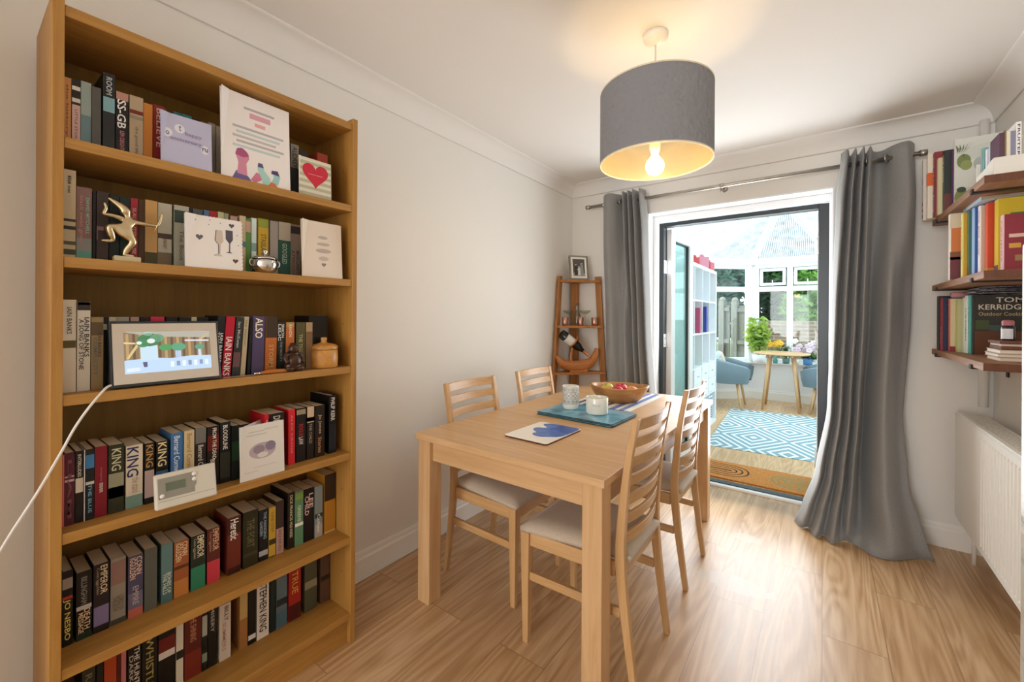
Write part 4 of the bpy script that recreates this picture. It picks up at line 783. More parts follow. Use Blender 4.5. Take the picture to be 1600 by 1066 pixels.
MB().prism([(0, .016), (.02, .0165), (.008, .12)], -.02, .02, M_ANTH, frame_M((FW / 2, .018, .002), (0, 1, 0), (0, 0, 1), (1, 0, 0))).build('stand', pf)
cab = cr([(-1.485, .275, SH[2] + .012), (-1.462, .252, SH[2] + .012), (-1.443, .238, SH[2] + .004), (-1.436, .212, 1.035), (-1.438, .188, .99), (-1.440, .167, .939), (-1.440, .130, .856), (-1.442, .093, .781), (-1.45, .06, .71), (-1.55, -.03, .5), (-1.70, -.12, .33), (-1.768, -.16, .3)], 6)
MB().tube(cab, .0028, mat('e2ded8', .45), 8).build('power_cable', label='white power cable trailing from the photo frame down the bookcase side', cat='cable')
# thermostat / weather display
td = empty('thermostat', (-1.415, .336, SH[3] + .0056), 0, 'silver thermostat display leaning on the fourth bookcase shelf', 'thermostat', rot=(R(-14), 0, R(87)))
TW, TH = .138, .092
MB().box((0, 0, 0), (TW, .022, TH), mat('cfcabc', .4)).build('housing', td, bevel=.004)
MB().prism([(.006, .026), (.086, .026), (.086, .042), (.09, .046), (.09, .076), (.084, .08), (.006, .08)], 0, .0008, mat('8f8c80', .45), frame_M((0, 0, 0), (1, 0, 0), (0, 0, 1), (0, -1, 0))).build('control_panel', td)
MB().box((.022, -.0014, .044), (.066, -.0007, .066), mat('66705c', .3)).build('lcd', td)
for x, z in ((.014, .034), (.086, .06), (.086, .074)): MB().lathe([(0, .003), (.004, .0025), (.0055, 0)], mat('e4e0d6', .4), 16, M=frame_M((x, -.0007, z), (1, 0, 0), (0, 0, 1), (0, -1, 0))).build('button', td)
MB().box((.006, -.0004, .019), (TW - .006, 0, .0205), mat('a49f92', .5)).build('flap_seam', td)
# ------------------------------------------------------------------ dining table
TX0, TX1, TY0, TY1, TZ = -1.454, -.553, 1.245, 2.89, .743
tb = empty('dining_table', (TX0, TY0, 0), 0, 'rectangular oak dining table with square legs in the middle of the room', 'table')
TW_, TL_ = TX1 - TX0, TY1 - TY0
MB().box((0, 0, TZ - .026), (TW_, TL_, TZ), M_TABLE['X']).build('tabletop', tb, bevel=.002)
ins, lw = .012, .072
for x in (ins, TW_ - ins - lw):
    for y in (ins, TL_ - ins - lw): MB().box((x, y, 0), (x + lw, y + lw, TZ - .0265), M_TABLE['Z']).build('leg', tb, bevel=.003)
for y in (ins + .02, TL_ - ins - .04): MB().box((ins + lw + .0005, y, TZ - .115), (TW_ - ins - lw - .0005, y + .02, TZ - .0265), M_TABLE['X']).build('apron', tb)
for x in (ins + .02, TW_ - ins - .04): MB().box((x, ins + lw + .0005, TZ - .115), (x + .02, TL_ - ins - lw - .0005, TZ - .0265), M_TABLE['Y']).build('apron', tb)
# ------------------------------------------------------------------ chairs (built facing -x, origin on the floor under the seat)
def chair(loc, rz, label):
    e = empty('dining_chair', loc, rz, label, 'chair', 'oak ladder-back chairs around the dining table')
    CZ, CX, CY = M_CHAIR['Z'], M_CHAIR['X'], M_CHAIR['Y']
    prof = cr([(.222, 0), (.200, .16), (.180, .32), (.170, .45), (.176, .58), (.195, .76), (.224, .926)], 5)
    for s in (-1, 1):
        b = MB(); n = len(prof); vs = []; fs = []
        for i, p in enumerate(prof):
            x, z = p.x, p.y; t = z / .926; d = .022 + .012 * max(0, 1 - abs(z - .42) / .42); yw = .0125; yo = s * (.178 + .006 * t)
            vs += [(x - d / 2, yo - yw, z), (x + d / 2, yo - yw, z), (x + d / 2, yo + yw, z), (x - d / 2, yo + yw, z)]
        for i in range(n - 1):
            for k in range(4): fs.append((i * 4 + k, i * 4 + (k + 1) % 4, i * 4 + 4 + (k + 1) % 4, i * 4 + 4 + k))
        fs += [(3, 2, 1, 0), (4 * n - 4, 4 * n - 3, 4 * n - 2, 4 * n - 1)]
        b.add(vs, fs, CZ); b.build('leg', e, bevel=.003)
        b = MB(); y = s * .192; vs = []
        for z, d in ((0, .012), (.25, .0165), (.43, .019)): vs += [(-.205 - d, y - d, z), (-.205 + d, y - d, z), (-.205 + d, y + d, z), (-.205 - d, y + d, z)]
        fs = [(3, 2, 1, 0), (8, 9, 10, 11)] + [(i * 4 + k, i * 4 + (k + 1) % 4, i * 4 + 4 + (k + 1) % 4, i * 4 + 4 + k) for i in range(2) for k in range(4)]
        b.add(vs, fs, CZ); b.build('leg', e, bevel=.003)
        # side rail and stretcher
        def rail(z0, z1, xa, xb, w=.009):
            ya, yb = s * .190, s * .1785
            vs = [(xa, ya - w, z0), (xb, yb - w, z0), (xb, yb + w, z0), (xa, ya + w, z0), (xa, ya - w, z1), (xb, yb - w, z1), (xb, yb + w, z1), (xa, ya + w, z1)]
            return MB().add(vs, [(0, 3, 2, 1), (4, 5, 6, 7), (0, 1, 5, 4), (1, 2, 6, 5), (2, 3, 7, 6), (3, 0, 4, 7)], CX)
        rail(.378, .43, -.187, .153).build('seat_rail', e, bevel=.003); rail(.245, .277, -.19, .170).build('stretcher', e, bevel=.003)
    MB().box((-.214, -.174, .378), (-.196, .174, .43), CY).build('seat_rail', e, bevel=.003); MB().box((.160, -.164, .378), (.178, .164, .43), CY).build('seat_rail', e, bevel=.003)
    # upholstered seat
    rows = []; N = 12
    for i in range(N + 1):
        u = i / N * 2 - 1; r = []
        for j in range(N + 1):
            v = j / N * 2 - 1; x = -.015 + u * .21; hw = .212 + (.160 - .212) * (x + .225) / .42
            ed = max(abs(u), abs(v)); hgt = .468 - .02 * max(0, (ed - .72) / .28) ** 2.2 + .006 * (1 - u * u) * (1 - v * v); r.append((x, v * hw, hgt))
        rows.append(r)
    b = MB(); b.grid(rows, M_SEAT); rim = [rows[0][j] for j in range(N + 1)] + [rows[i][N] for i in range(1, N + 1)] + [rows[N][j] for j in range(N - 1, -1, -1)] + [rows[i][0] for i in range(N - 1, 0, -1)]
    low = [(p[0], p[1], .431) for p in rim]; k = len(rim); b.add(rim + low, [(i, (i + 1) % k, k + (i + 1) % k, k + i) for i in range(k)] + [tuple(range(k, 2 * k))], M_SEAT, True); b.build('seat', e)
    # curved slats
    for q in range(7):
        z = .49 + q * .0665; hh = .037 if q < 6 else .042
        if q == 6: z = .882
        def X(zz):
            for a, c in zip(prof, prof[1:]):
                if a.y <= zz <= c.y: return a.x + (c.x - a.x) * (zz - a.y) / (c.y - a.y)
            return prof[-1].x
        vs = []; fs = []; n = 12
        for i in range(n + 1):
            v = i / n * 2 - 1; yo = v * (.167 + .006 * z); bow = .024 * (1 - v * v)
            for zz in (z, z + hh):
                xx = X(zz) + bow; vs += [(xx - .006, yo, zz), (xx + .006, yo, zz)]
        for i in range(n):
            a, c = i * 4, i * 4 + 4; fs += [(a, a + 1, c + 1, c), (a + 2, c + 2, c + 3, a + 3), (a, c, c + 2, a + 2), (a + 1, a + 3, c + 3, c + 1)]
        fs += [(0, 2, 3, 1), (4 * n, 4 * n + 1, 4 * n + 3, 4 * n + 2)]
        MB().add(vs, fs, CY, False).build('slat', e, bevel=.002)
    return e
ch = chair((-.715, 1.545, 0), 0, 'oak ladder-back chair nearest the viewer, back turned to the walkway')
for loc, rz, lb in (((-.725, 2.225, 0), 0, 'oak ladder-back chair on the walkway side, closer to the french doors'), ((-1.278, 1.67, 0), math.pi, 'oak ladder-back chair by the left wall, nearer the bookcase'), ((-1.278, 2.275, 0), math.pi, 'oak ladder-back chair by the left wall, nearer the corner shelf')):
    c = copy_tree(ch); c.location = loc; c.rotation_euler = (0, 0, rz); c['label'] = lb
# ------------------------------------------------------------------ things on the table
def rounded(wd, ht, r, n=5):
    out = []
    for cx, cy, a in ((wd - r, r, -90), (wd - r, ht - r, 0), (r, ht - r, 90), (r, r, 180)):
        for k in range(n + 1): t = R(a + 90 * k / n); out.append((cx + r * math.cos(t), cy + r * math.sin(t)))
    return out
M_CORK = mat('5a2f1c', .8); M_WHITEBD = mat('efe9de', .3)
pm = MB(); pm.prism(rounded(.222, .292, .016), 0, .006, M_CORK); pm.prism(rounded(.222, .292, .016), .0062, .0078, M_WHITEBD)
blob = [(.085, .292), (.085, .275), (.12, .24), (.11, .22), (.13, .175), (.1, .15), (.118, .12), (.16, .105), (.19, .12), (.207, .17), (.214, .23), (.2187, .27), (.214, .286), (.206, .291)]
blob2 = [(.2187, .07 + .05), (.205, .1), (.17, .13), (.12, .16)]
M_BLUE = water_mat('cobalt_watercolour', [(.3, '2f55a4'), (.5, '3f6cba'), (.7, '5a86cc')], 14); M_BLUE2 = water_mat('deep_cobalt_watercolour', [(.3, '27489a'), (.6, '315cb0')], 14)
B1 = cr([(.06, .285), (.04, .258), (.055, .235), (.085, .215), (.075, .2), (.05, .19), (.045, .165), (.06, .14), (.09, .12), (.085, .1), (.105, .075), (.14, .07), (.165, .085), (.2, .11), (.216, .15), (.2185, .2), (.2185, .272), (.21, .285), (.2, .2905), (.1, .291)], 4)
pm.prism([(p.x, p.y) for p in B1], .0079, .0081, M_BLUE)
B2 = cr([(.12, .291), (.12, .24), (.1, .215), (.12, .19), (.16, .2), (.2, .17), (.2185, .19), (.2185, .27), (.208, .289)], 4)
pm.prism([(p.x, p.y) for p in B2], .00815, .0083, M_BLUE2)
pm.build('placemat', None, (-1.108, 1.443, TZ), R(-1.5), label='white placemat with cobalt blue watercolour blot, lying on its own', cat='placemat')
for k, (dx, dy, rz, lb) in enumerate(((-.004, .002, -3.2, 'bottom teal watercolour placemat of the stack of three'), (.003, -.001, -2.2, 'middle teal watercolour placemat of the stack of three'), (0, 0, -2.8, 'topmost teal watercolour placemat under the patterned cup and candle'))):
    mb = MB(); mb.prism(rounded(.43, .292, .01), 0, .0048, mat('16404a', .5)); mb.prism(rounded(.43, .292, .01), .0049, .0062, M_TEALMAT)
    mb.build('placemat', None, (-1.215 + dx, 1.872 + dy, TZ + .0064 * k + .0002), R(rz), label=lb, cat='placemat', group='stacked teal placemats')
ZM = TZ + .0194
# striped runner
M_RW, M_RB, M_RN = fabric('runner_white', 'e9e8e4', 'd8d6d2'), fabric('runner_blue', '5a74b8', '4a64a8'), fabric('runner_navy', '2c3350', '20263c')
rn = MB(); xs = [0]; pat = ((.03, M_RW), (.022, M_RN), (.03, M_RW), (.035, M_RB), (.02, M_RW), (.03, M_RN), (.03, M_RW), (.022, M_RN), (.034, M_RW), (.034, M_RB), (.022, M_RW), (.03, M_RB), (.034, M_RW))
x = 0
for wd, mt in pat:
    rn.box((x, 0, .0002), (x + wd, .60, .003), mt); x += wd
rn.build('table_runner', None, (-.845 - x, 2.24, TZ), R(-1), label='blue and white striped cloth under the wooden fruit bowl', cat='cloth')
# patterned cup
M_CUPW = mat('e6e3da', .35); M_INK = mat('2c2e3a', .5)
cu = MB(); cu.lathe([(0, 0), (.036, 0), (.04, .006), (.0425, .02), (.0445, .028), (.0448, .122), (.0435, .125), (.0415, .122), (.041, .03), (.035, .014), (0, .012)], M_CUPW, 40)
def cyl_patch(mb, r, a0, a1, z0, z1, mt, n=4):
    vs = [(r * math.cos(R(a0 + (a1 - a0) * k / n)), r * math.sin(R(a0 + (a1 - a0) * k / n)), z) for k in range(n + 1) for z in (z0, z1)]
    mb.add(vs, [(2 * k, 2 * k + 2, 2 * k + 3, 2 * k + 1) for k in range(n)], mt, True)
rr = .0452; rc = random.Random(5)
for z in (.03, .056, .062, .088, .094, .119): cyl_patch(cu, rr, 0, 360, z, z + .0016, M_INK, 40)
for bnd, (z0, z1) in enumerate(((.0325, .0555), (.0645, .0875), (.0965, .1185))):
    for k in range(12):
        a = k * 30; cyl_patch(cu, rr, a, a + 1.8, z0, z1, M_INK, 1)
        if bnd == 1:
            for t in range(6): cyl_patch(cu, rr, a + 4 + t * 4, a + 7 + t * 4, z0 + .002 + t * .003, z0 + .006 + t * .003, M_INK, 1); cyl_patch(cu, rr, a + 4 + t * 4, a + 7 + t * 4, z1 - .006 - t * .003, z1 - .002 - t * .003, M_INK, 1)
        else:
            cyl_patch(cu, rr, a + 7, a + 24, z0 + .004, z0 + .006, M_INK, 2); cyl_patch(cu, rr, a + 7, a + 24, z1 - .006, z1 - .004, M_INK, 2); cyl_patch(cu, rr, a + 7, a + 9.5, z0 + .006, z1 - .006, M_INK, 1); cyl_patch(cu, rr, a + 21.5, a + 24, z0 + .006, z1 - .006, M_INK, 1); cyl_patch(cu, rr, a + 13, a + 18, z0 + .009, z1 - .009, M_INK, 1)
cu.build('cup', None, (-1.100, 2.030, ZM), label='tall white cup with dark geometric bands on the teal placemats', cat='cup')
cd = empty('candle', (-.937, 2.014, ZM), 0, 'squat white candle in a pale glass pot beside the patterned cup', 'candle')
MB().lathe([(0, 0), (.05, 0), (.055, .003), (.0565, .01), (.0565, .082), (.0555, .085), (.054, .082), (.0535, .066)], mat('e3e4da', .25, spec=.6), 44).build('pot', cd)
MB().lathe([(0, .064), (.0534, .064), (.0534, .066), (.01, .0655), (0, .0655)], mat('ecead8', .5), 40).build('wax', cd)
MB().tube([(0, 0, .065), (.001, 0, .074)], .0008, M_BLACK, 6).build('wick', cd)
lb = MB(); cyl_patch(lb, .0567, -92, -42, .022, .056, mat('d9dad0', .5), 8); cyl_patch(lb, .0568, -90, -44, .0545, .0555, mat('8a8a80', .5), 8)
for k in range(6): cyl_patch(lb, .0568, -84 + k * 6, -80.5 + k * 6, .046, .049, mat('8f8f86', .5), 1)
lb.build('paper_label', cd)
# scalloped fruit bowl
fb = MB(); n = 72
def bowl_ring(f, z): return [((.168 * f * (1 + .09 * abs(math.cos(2 * (2 * math.pi * k / n))) - .05)) * math.cos(2 * math.pi * k / n) * 1.02, .14 * f * (1 + .09 * abs(math.cos(2 * (2 * math.pi * k / n))) - .05) * math.sin(2 * math.pi * k / n), z + (.008 * abs(math.cos(2 * math.pi * k / n)) ** 6 if z > .06 else 0)) for k in range(n + 1)]
fb.grid([bowl_ring(f, z) for f, z in ((.001, 0), (.55, 0), (.62, .004), (.76, .025), (.9, .058), (.985, .086), (1.0, .092), (.985, .095), (.92, .094), (.86, .07), (.74, .032), (.6, .014), (.3, .012), (.001, .012))], M_BOWL)
fb.build('fruit_bowl', None, (-1.005, 2.47, TZ + .0032), R(20), label='scalloped wooden bowl of fruit on the striped cloth', cat='bowl')
def fruit(name, loc, r, stops, label, cat, rot=(0, 0, 0)):
    mb = MB(); rg = [(math.sin(math.pi * i / 16) * r * (1 + .08 * math.sin(math.pi * i / 16)), -math.cos(math.pi * i / 16) * r * .9 + (.28 * r * max(0, (i - 12) / 4) ** 2 * -1 if i > 12 else (.2 * r * ((3 - i) / 3) ** 2 if i < 3 else 0))) for i in range(17)]
    mb.lathe(rg, water_mat('skin_of_' + name + '_%d' % int(loc[0] * -1000), stops, 16, .3), 28); o = mb.build(name, None, loc, label=label, cat=cat, rot=rot)
    MB().tube([(0, 0, r * .6), (.002, 0, r * .85), (.005, .001, r * 1.02)], .0014, mat('4a3418', .7), 6).build('stem', o); return o
zf = TZ + .003 + .07
fruit('apple', (-1.072, 2.452, zf), .037, [(.3, 'c8b450'), (.6, 'd6c864'), (.75, 'c88a50')], 'yellow green apple at the left of the fruit bowl', 'apple', (.5, -.3, 0))
fruit('apple', (-.998, 2.49, zf + .004), .036, [(.3, 'b4202e'), (.55, 'd23a44'), (.75, 'e0907c')], 'red apple in the middle of the fruit bowl', 'apple', (.3, .2, 0))
fruit('peach', (-.917, 2.468, zf), .036, [(.3, 'd8784c'), (.55, 'e4a468'), (.75, 'd85a4c')], 'orange red peach at the right of the fruit bowl', 'peach', (-.3, .3, 0))
fruit('apple', (-.988, 2.411, zf - .004), .034, [(.3, 'b82434'), (.6, 'd04450')], 'second red apple half hidden below the bowl rim', 'apple', (.6, .6, 0))
# ------------------------------------------------------------------ pendant lamp
PX, PY = -.545, 1.70
pl = empty('pendant_lamp', (PX, PY, ZC), 0, 'ceiling pendant lamp with big grey drum shade and gold lining', 'lamp')
MB().lathe([(0, 0), (.049, 0), (.049, -.014), (.046, -.022), (.02, -.034), (.008, -.042), (0, -.042)], mat('e8e4da', .35), 36).build('ceiling_rose', pl)
MB().tube([(0, 0, -.04), (0, 0, -.36)], .0032, mat('e0d8c8', .5), 8).build('cord', pl)
SR, S0, S1 = .2165, -.518, -.232
def shade_mat():
    g = NT('dimpled_grey_cloth'); v = g.n('TexVoronoi'); v.inputs['Scale'].default_value = 55; v.feature = 'SMOOTH_F1'; g.l(g.tc.outputs['Object'], v.inputs['Vector'])
    n = g.n('TexNoise'); n.inputs['Scale'].default_value = 40; g.l(g.tc.outputs['Object'], n.inputs['Vector'])
    g.p.inputs['Base Color'].default_value = (*hexc('86868a'), 1); g.p.inputs['Roughness'].default_value = .8; g.bump(g.math('ADD', v.outputs['Distance'], n.outputs['Fac']), .45, .012); return g.m
MB().lathe([(SR, S0), (SR, S1)], shade_mat(), 72).build('shade', pl)
M_GOLD = mat('e8dec6', .2, .75, bump=.25, bscale=5)
MB().lathe([(SR - .003, S0), (SR - .003, S1)], M_GOLD, 72).build('lining', pl)
b = MB(); b.lathe([(SR - .0035, S0 - .001), (SR + .001, S0 - .001), (SR + .001, S0 + .004), (SR - .0035, S0 + .004)], mat('e8dcc0', .5), 72, closed=True); b.build('rim_trim', pl); b = MB(); b.lathe([(SR - .0035, S1 - .004), (SR + .001, S1 - .004), (SR + .001, S1 + .001), (SR - .0035, S1 + .001)], mat('e8dcc0', .5), 72, closed=True); b.build('rim_trim', pl)
b = MB()
for k in range(3): a = R(20 + 120 * k); b.tube([(.02 * math.cos(a), .02 * math.sin(a), -.37), (.1 * math.cos(a), .1 * math.sin(a), S1 - .06), ((SR - .004) * math.cos(a), (SR - .004) * math.sin(a), S1 - .006)], .002, mat('f0e6d0', .4), 8)
b.lathe([(.019, -.372), (.026, -.372), (.026, -.366), (.019, -.366)], mat('f0e6d0', .4), 24, closed=True); b.build('spider_fitting', pl)
MB().lathe([(0, -.355), (.012, -.357), (.019, -.37), (.021, -.39), (.021, -.455), (.017, -.472), (0, -.472)], mat('f0e4c8', .4), 24).build('lamp_holder', pl)
MB().lathe([(0, -.472), (.013, -.474), (.0135, -.486), (.02, -.496), (.03, -.508), (.0355, -.522), (.036, -.533), (.033, -.546), (.025, -.557), (.013, -.564), (0, -.566)], M_BULB, 28).build('bulb', pl)
ld = bpy.data.lights.new('bulb_light', 'POINT'); ld.energy = 6; ld.color = (1.0, .70, .36); ld.shadow_soft_size = .048
lo_ = bpy.data.objects.new('bulb_light', ld); COL.objects.link(lo_); lo_.parent = pl; lo_.location = (0, 0, -.528)
# ------------------------------------------------------------------ curtain pole and curtains
RY, RZ = 3.21, 2.178
cp = empty('curtain_pole', (-.585, RY, RZ), 0, 'thin brushed steel curtain pole above the french doors', 'curtain pole')
MB().tube([(-1.0, 0, 0), (1.03, 0, 0)], .0125, M_STEEL, 18).build('pole', cp)
for x in (-1.0, 1.03): MB().tube([(x - .016, 0, 0), (x + .016, 0, 0)], .0175, M_STEEL, 18).build('end_cap', cp)
for x in (-.86, .02, .98):
    b = MB(); b.tube([(x, YB - RY, 0), (x, .0, 0)], .007, M_STEEL, 12); b.tube([(x, YB - RY - .006, 0), (x, YB - RY, 0)], .024, M_STEEL, 18); b.tube([(x - .012, 0, 0), (x + .012, 0, 0)], .0165, M_STEEL, 18); b.tube([(x, 0, -.014), (x, 0, -.034)], .004, M_STEEL, 10); b.ball((x, 0, -.038), .0065, M_STEEL, 10, 8); b.build('bracket', cp)
def curtain(name, keys, eyes, label, loc):
    """keys: (z, plan points (x, y)) from top to bottom, the same number of points in each"""
    nz = 46; e = empty(name, loc, 0, label, 'curtain', 'grey curtains at the french doors'); rows = []
    fine = [[(p.x, p.y) for p in cr(pts, 6)] for z, pts in keys]
    for i in range(nz + 1):
        z = keys[0][0] + (keys[-1][0] - keys[0][0]) * i / nz
        k = max(j for j in range(len(keys)) if keys[j][0] >= z - 1e-9); k = min(k, len(keys) - 2)
        t = (keys[k][0] - z) / (keys[k][0] - keys[k + 1][0])
        ta = t * t * (3 - 2 * t) * .5 + t * .5
        rows.append([(a[0] + (c[0] - a[0]) * ta - loc[0], a[1] + (c[1] - a[1]) * ta - loc[1], z + .0) for a, c in zip(fine[k], fine[k + 1])])
    mb = MB(); mb.grid(rows, M_CURT); o = mb.build('cloth', e); so = o.modifiers.new('thick', 'SOLIDIFY'); so.thickness = .004
    for (x, y, rz) in eyes:
        q = MB(); n = 20; pr = [(.0195 + .007 * math.cos(2 * math.pi * k / 8), .005 * math.sin(2 * math.pi * k / 8)) for k in range(8)]
        q.lathe(pr, M_STEEL, 24, closed=True); r_ = q.build('eyelet', e, (x - loc[0], y - loc[1], RZ)); r_.rotation_euler = (R(90), 0, R(rz))
    return e
def zig(xs, yc, amp, jit=0, sd=1):
    rr_ = random.Random(sd); return [(x, yc + (amp if k % 2 else -amp) * (1 + rr_.uniform(-jit, jit))) for k, x in enumerate(xs)]
# right curtain: tight pleats towards the door, an open panel towards the shelves, flaring into a puddle on the floor
def lerpx(a, b_, ts): return [a + (b_ - a) * t for t in ts]
T = [0, .09, .14, .2, .25, .31, .36, .40, .47, .58, .70, .82, .92, 1.0]
T2 = [0, .06, .12, .18, .24, .30, .36, .41, .50, .58, .70, .80, .90, 1.0]
def ys(base, offs): return [base + o for o in offs]
def prof_(x0, x1, ts, y): return list(zip(lerpx(x0, x1, ts), y))
k_top = prof_(.086, .412, T, [3.18, 3.12, 3.26, 3.12, 3.26, 3.12, 3.26, 3.13, 3.25, 3.262, 3.20, 3.165, 3.17, 3.235])
k_2 = prof_(.062, .418, T, [3.18, 3.10, 3.25, 3.10, 3.26, 3.10, 3.25, 3.10, 3.24, 3.262, 3.22, 3.18, 3.17, 3.23])
k_3 = prof_(.043, .400, T2, [3.2, 3.09, 3.2, 3.08, 3.2, 3.08, 3.2, 3.09, 3.27, 3.22, 3.1, 3.14, 3.2, 3.22])
k_4 = prof_(.026, .366, T2, [3.2, 3.08, 3.19, 3.05, 3.19, 3.05, 3.2, 3.06, 3.27, 3.2, 3.06, 3.08, 3.16, 3.19])
k_5 = prof_(-.03, .385, T2, [3.18, 3.05, 3.15, 3.02, 3.15, 3.0, 3.16, 3.02, 3.24, 3.17, 3.0, 3.02, 3.12, 3.13])
k_6 = prof_(-.10, .44, T2, [3.15, 3.03, 3.1, 3.0, 3.09, 2.98, 3.09, 2.98, 3.16, 3.1, 2.96, 2.97, 3.05, 3.06])
k_7 = prof_(-.135, .475, T2, [3.14, 3.06, 3.09, 2.97, 3.04, 2.94, 3.0, 3.03, 2.99, 2.93, 2.93, 2.98, 3.04, 3.05])
curtain('curtain', [(2.245, k_top), (1.95, k_2), (1.3, k_3), (.72, k_4), (.34, k_5), (.10, k_6), (.006, k_7)], [(.105, 3.20, 75), (.205, 3.2, 80), (.293, 3.205, 62)], 'right grey eyelet curtain puddling on the floor beside the shelves', (.2, 3.15, 0))
U = [0, .1, .2, .3, .4, .47, .54, .60, .66, .72, .78, .85, .92, 1.0]
j1 = prof_(-1.45, -1.10, U, [3.22, 3.16, 3.14, 3.16, 3.23, 3.25, 3.14, 3.24, 3.14, 3.25, 3.13, 3.25, 3.14, 3.22])
j2 = prof_(-1.445, -1.075, U, [3.21, 3.15, 3.13, 3.17, 3.23, 3.24, 3.14, 3.24, 3.13, 3.24, 3.13, 3.24, 3.14, 3.22])
j3 = prof_(-1.415, -1.05, U, [3.2, 3.16, 3.15, 3.2, 3.21, 3.15, 3.2, 3.23, 3.14, 3.22, 3.14, 3.23, 3.15, 3.22])
j4 = prof_(-1.395, -1.0, U, [3.2, 3.15, 3.19, 3.22, 3.14, 3.13, 3.2, 3.23, 3.13, 3.2, 3.12, 3.21, 3.14, 3.22])
j5 = prof_(-1.385, -.97, U, [3.2, 3.14, 3.19, 3.22, 3.13, 3.11, 3.2, 3.23, 3.11, 3.2, 3.1, 3.2, 3.12, 3.2])
curtain('curtain', [(2.245, j1), (1.9, j2), (1.2, j3), (.5, j4), (.012, j5)], [(-1.29, 3.2, 60), (-1.22, 3.2, 80), (-1.125, 3.2, 75)], 'left grey eyelet curtain hanging behind the corner shelf and table', (-1.25, 3.15, 0))
# ------------------------------------------------------------------ corner shelf
cs = empty('corner_shelf', (-1.62, 3.14, 0), 0, 'tall wooden ladder corner shelf between the left wall and curtain', 'shelf unit')
def csb(name, mb, **k):
    o = mb.build(name, None, **k); o.parent = cs; o.matrix_parent_inverse = Matrix.Translation((1.62, -3.14, 0)); return o
CXA, CYA = -1.762, 3.282
def post(p0, p1, dx, dy, name='post'):
    x0, y0 = p0; x1, y1 = p1; h = 1.60
    vs = [(x0, y0, 0), (x0 + dx, y0, 0), (x0 + dx, y0 + dy, 0), (x0, y0 + dy, 0), (x1, y1, h), (x1 + dx, y1, h), (x1 + dx, y1 + dy, h), (x1, y1 + dy, h)]
    csb(name, MB().add(vs, [(0, 3, 2, 1), (4, 5, 6, 7), (0, 1, 5, 4), (1, 2, 6, 5), (2, 3, 7, 6), (3, 0, 4, 7)], M_CORNER['Z']), bevel=.003)
post((-1.762, 2.855), (-1.762, 3.015), .022, .05); post((-1.445, 3.26), (-1.545, 3.26), .05, .022)
csb('post', MB().box((-1.762, 3.245, 0), (-1.70, 3.282, 1.585), M_CORNER['Z']), bevel=.003)
def cshelf(z):
    t = z / 1.6; yl = 2.86 + .16 * t - .012; xr = -1.377 - .12 * t + .012
    pts = [(-1.739, 3.258), (-1.739, yl + .004), (-1.725, yl - .004), (-1.70, yl), (xr - .004, 3.22), (xr, 3.245), (xr - .008, 3.258)]
    csb('shelf', MB().prism(pts, z - .02, z, M_CORNER['X']), bevel=.002)
for z in (.40, .812, 1.19, 1.566): cshelf(z)
dg = R(49)     # direction of the shelf fronts in plan
ud = Vector((math.cos(dg), math.sin(dg), 0)); nd = Vector((math.sin(dg), -math.cos(dg), 0))
# framed photo on top
M_SIL = mat('8a867c', .35, .6)
ph = empty('photo_frame', (-1.672, 3.07, 1.5695), 0, 'framed black and white group photo on top of the corner shelf', 'photo frame', rot=(R(-10), 0, dg))
b = MB(); wP, hP = .165, .208
b.box((0, 0, 0), (wP, .012, .014), M_SIL); b.box((0, 0, hP - .014), (wP, .012, hP), M_SIL); b.box((0, 0, .014), (.014, .012, hP - .014), M_SIL); b.box((wP - .014, 0, .014), (wP, .012, hP - .014), M_SIL); b.build('frame', ph, bevel=.002)
b = MB(); b.box((.013, .004, .013), (wP - .013, .008, hP - .013), mat('efe8d8', .6)); S = frame_M((.03, .0035, .03), (1, 0, 0), (0, 0, 1), (0, -1, 0)); w2, h2 = wP - .06, hP - .06
pq = lambda pts, c, h=.0003: b.prism([(x * w2, z * h2) for x, z in pts], 0, h, mat(c, .5), S)
pq([(0, 0), (1, 0), (1, 1), (0, 1)], '55544f'); pq([(0, 0), (1, 0), (1, .18), (0, .2)], '9a988f', .0004)
for cx, wd, ht, c in ((.25, .14, .62, '2a2a2c'), (.52, .12, .5, 'd8d4ca'), (.74, .15, .7, '8a8c92')):
    pq([(cx - wd, .06), (cx + wd, .06), (cx + wd * .7, ht), (cx - wd * .7, ht)], c, .0005); pq(ell(cx, ht + .08, .07, .08, 14), 'c8b8a8', .0006); pq(ell(cx, ht + .12, .075, .05, 12), '4a4038', .00062)
pq([(.35, .35), (.62, .42), (.62, .47), (.35, .41)], 'c8c4ba', .0006); b.build('photograph', ph)
MB().prism([(0, .012), (.045, .0135), (.006, .12)], -.012, .012, M_BLACK, frame_M((wP / 2, .012, .0), (0, 1, 0), (0, 0, 1), (1, 0, 0))).build('easel_back', ph)
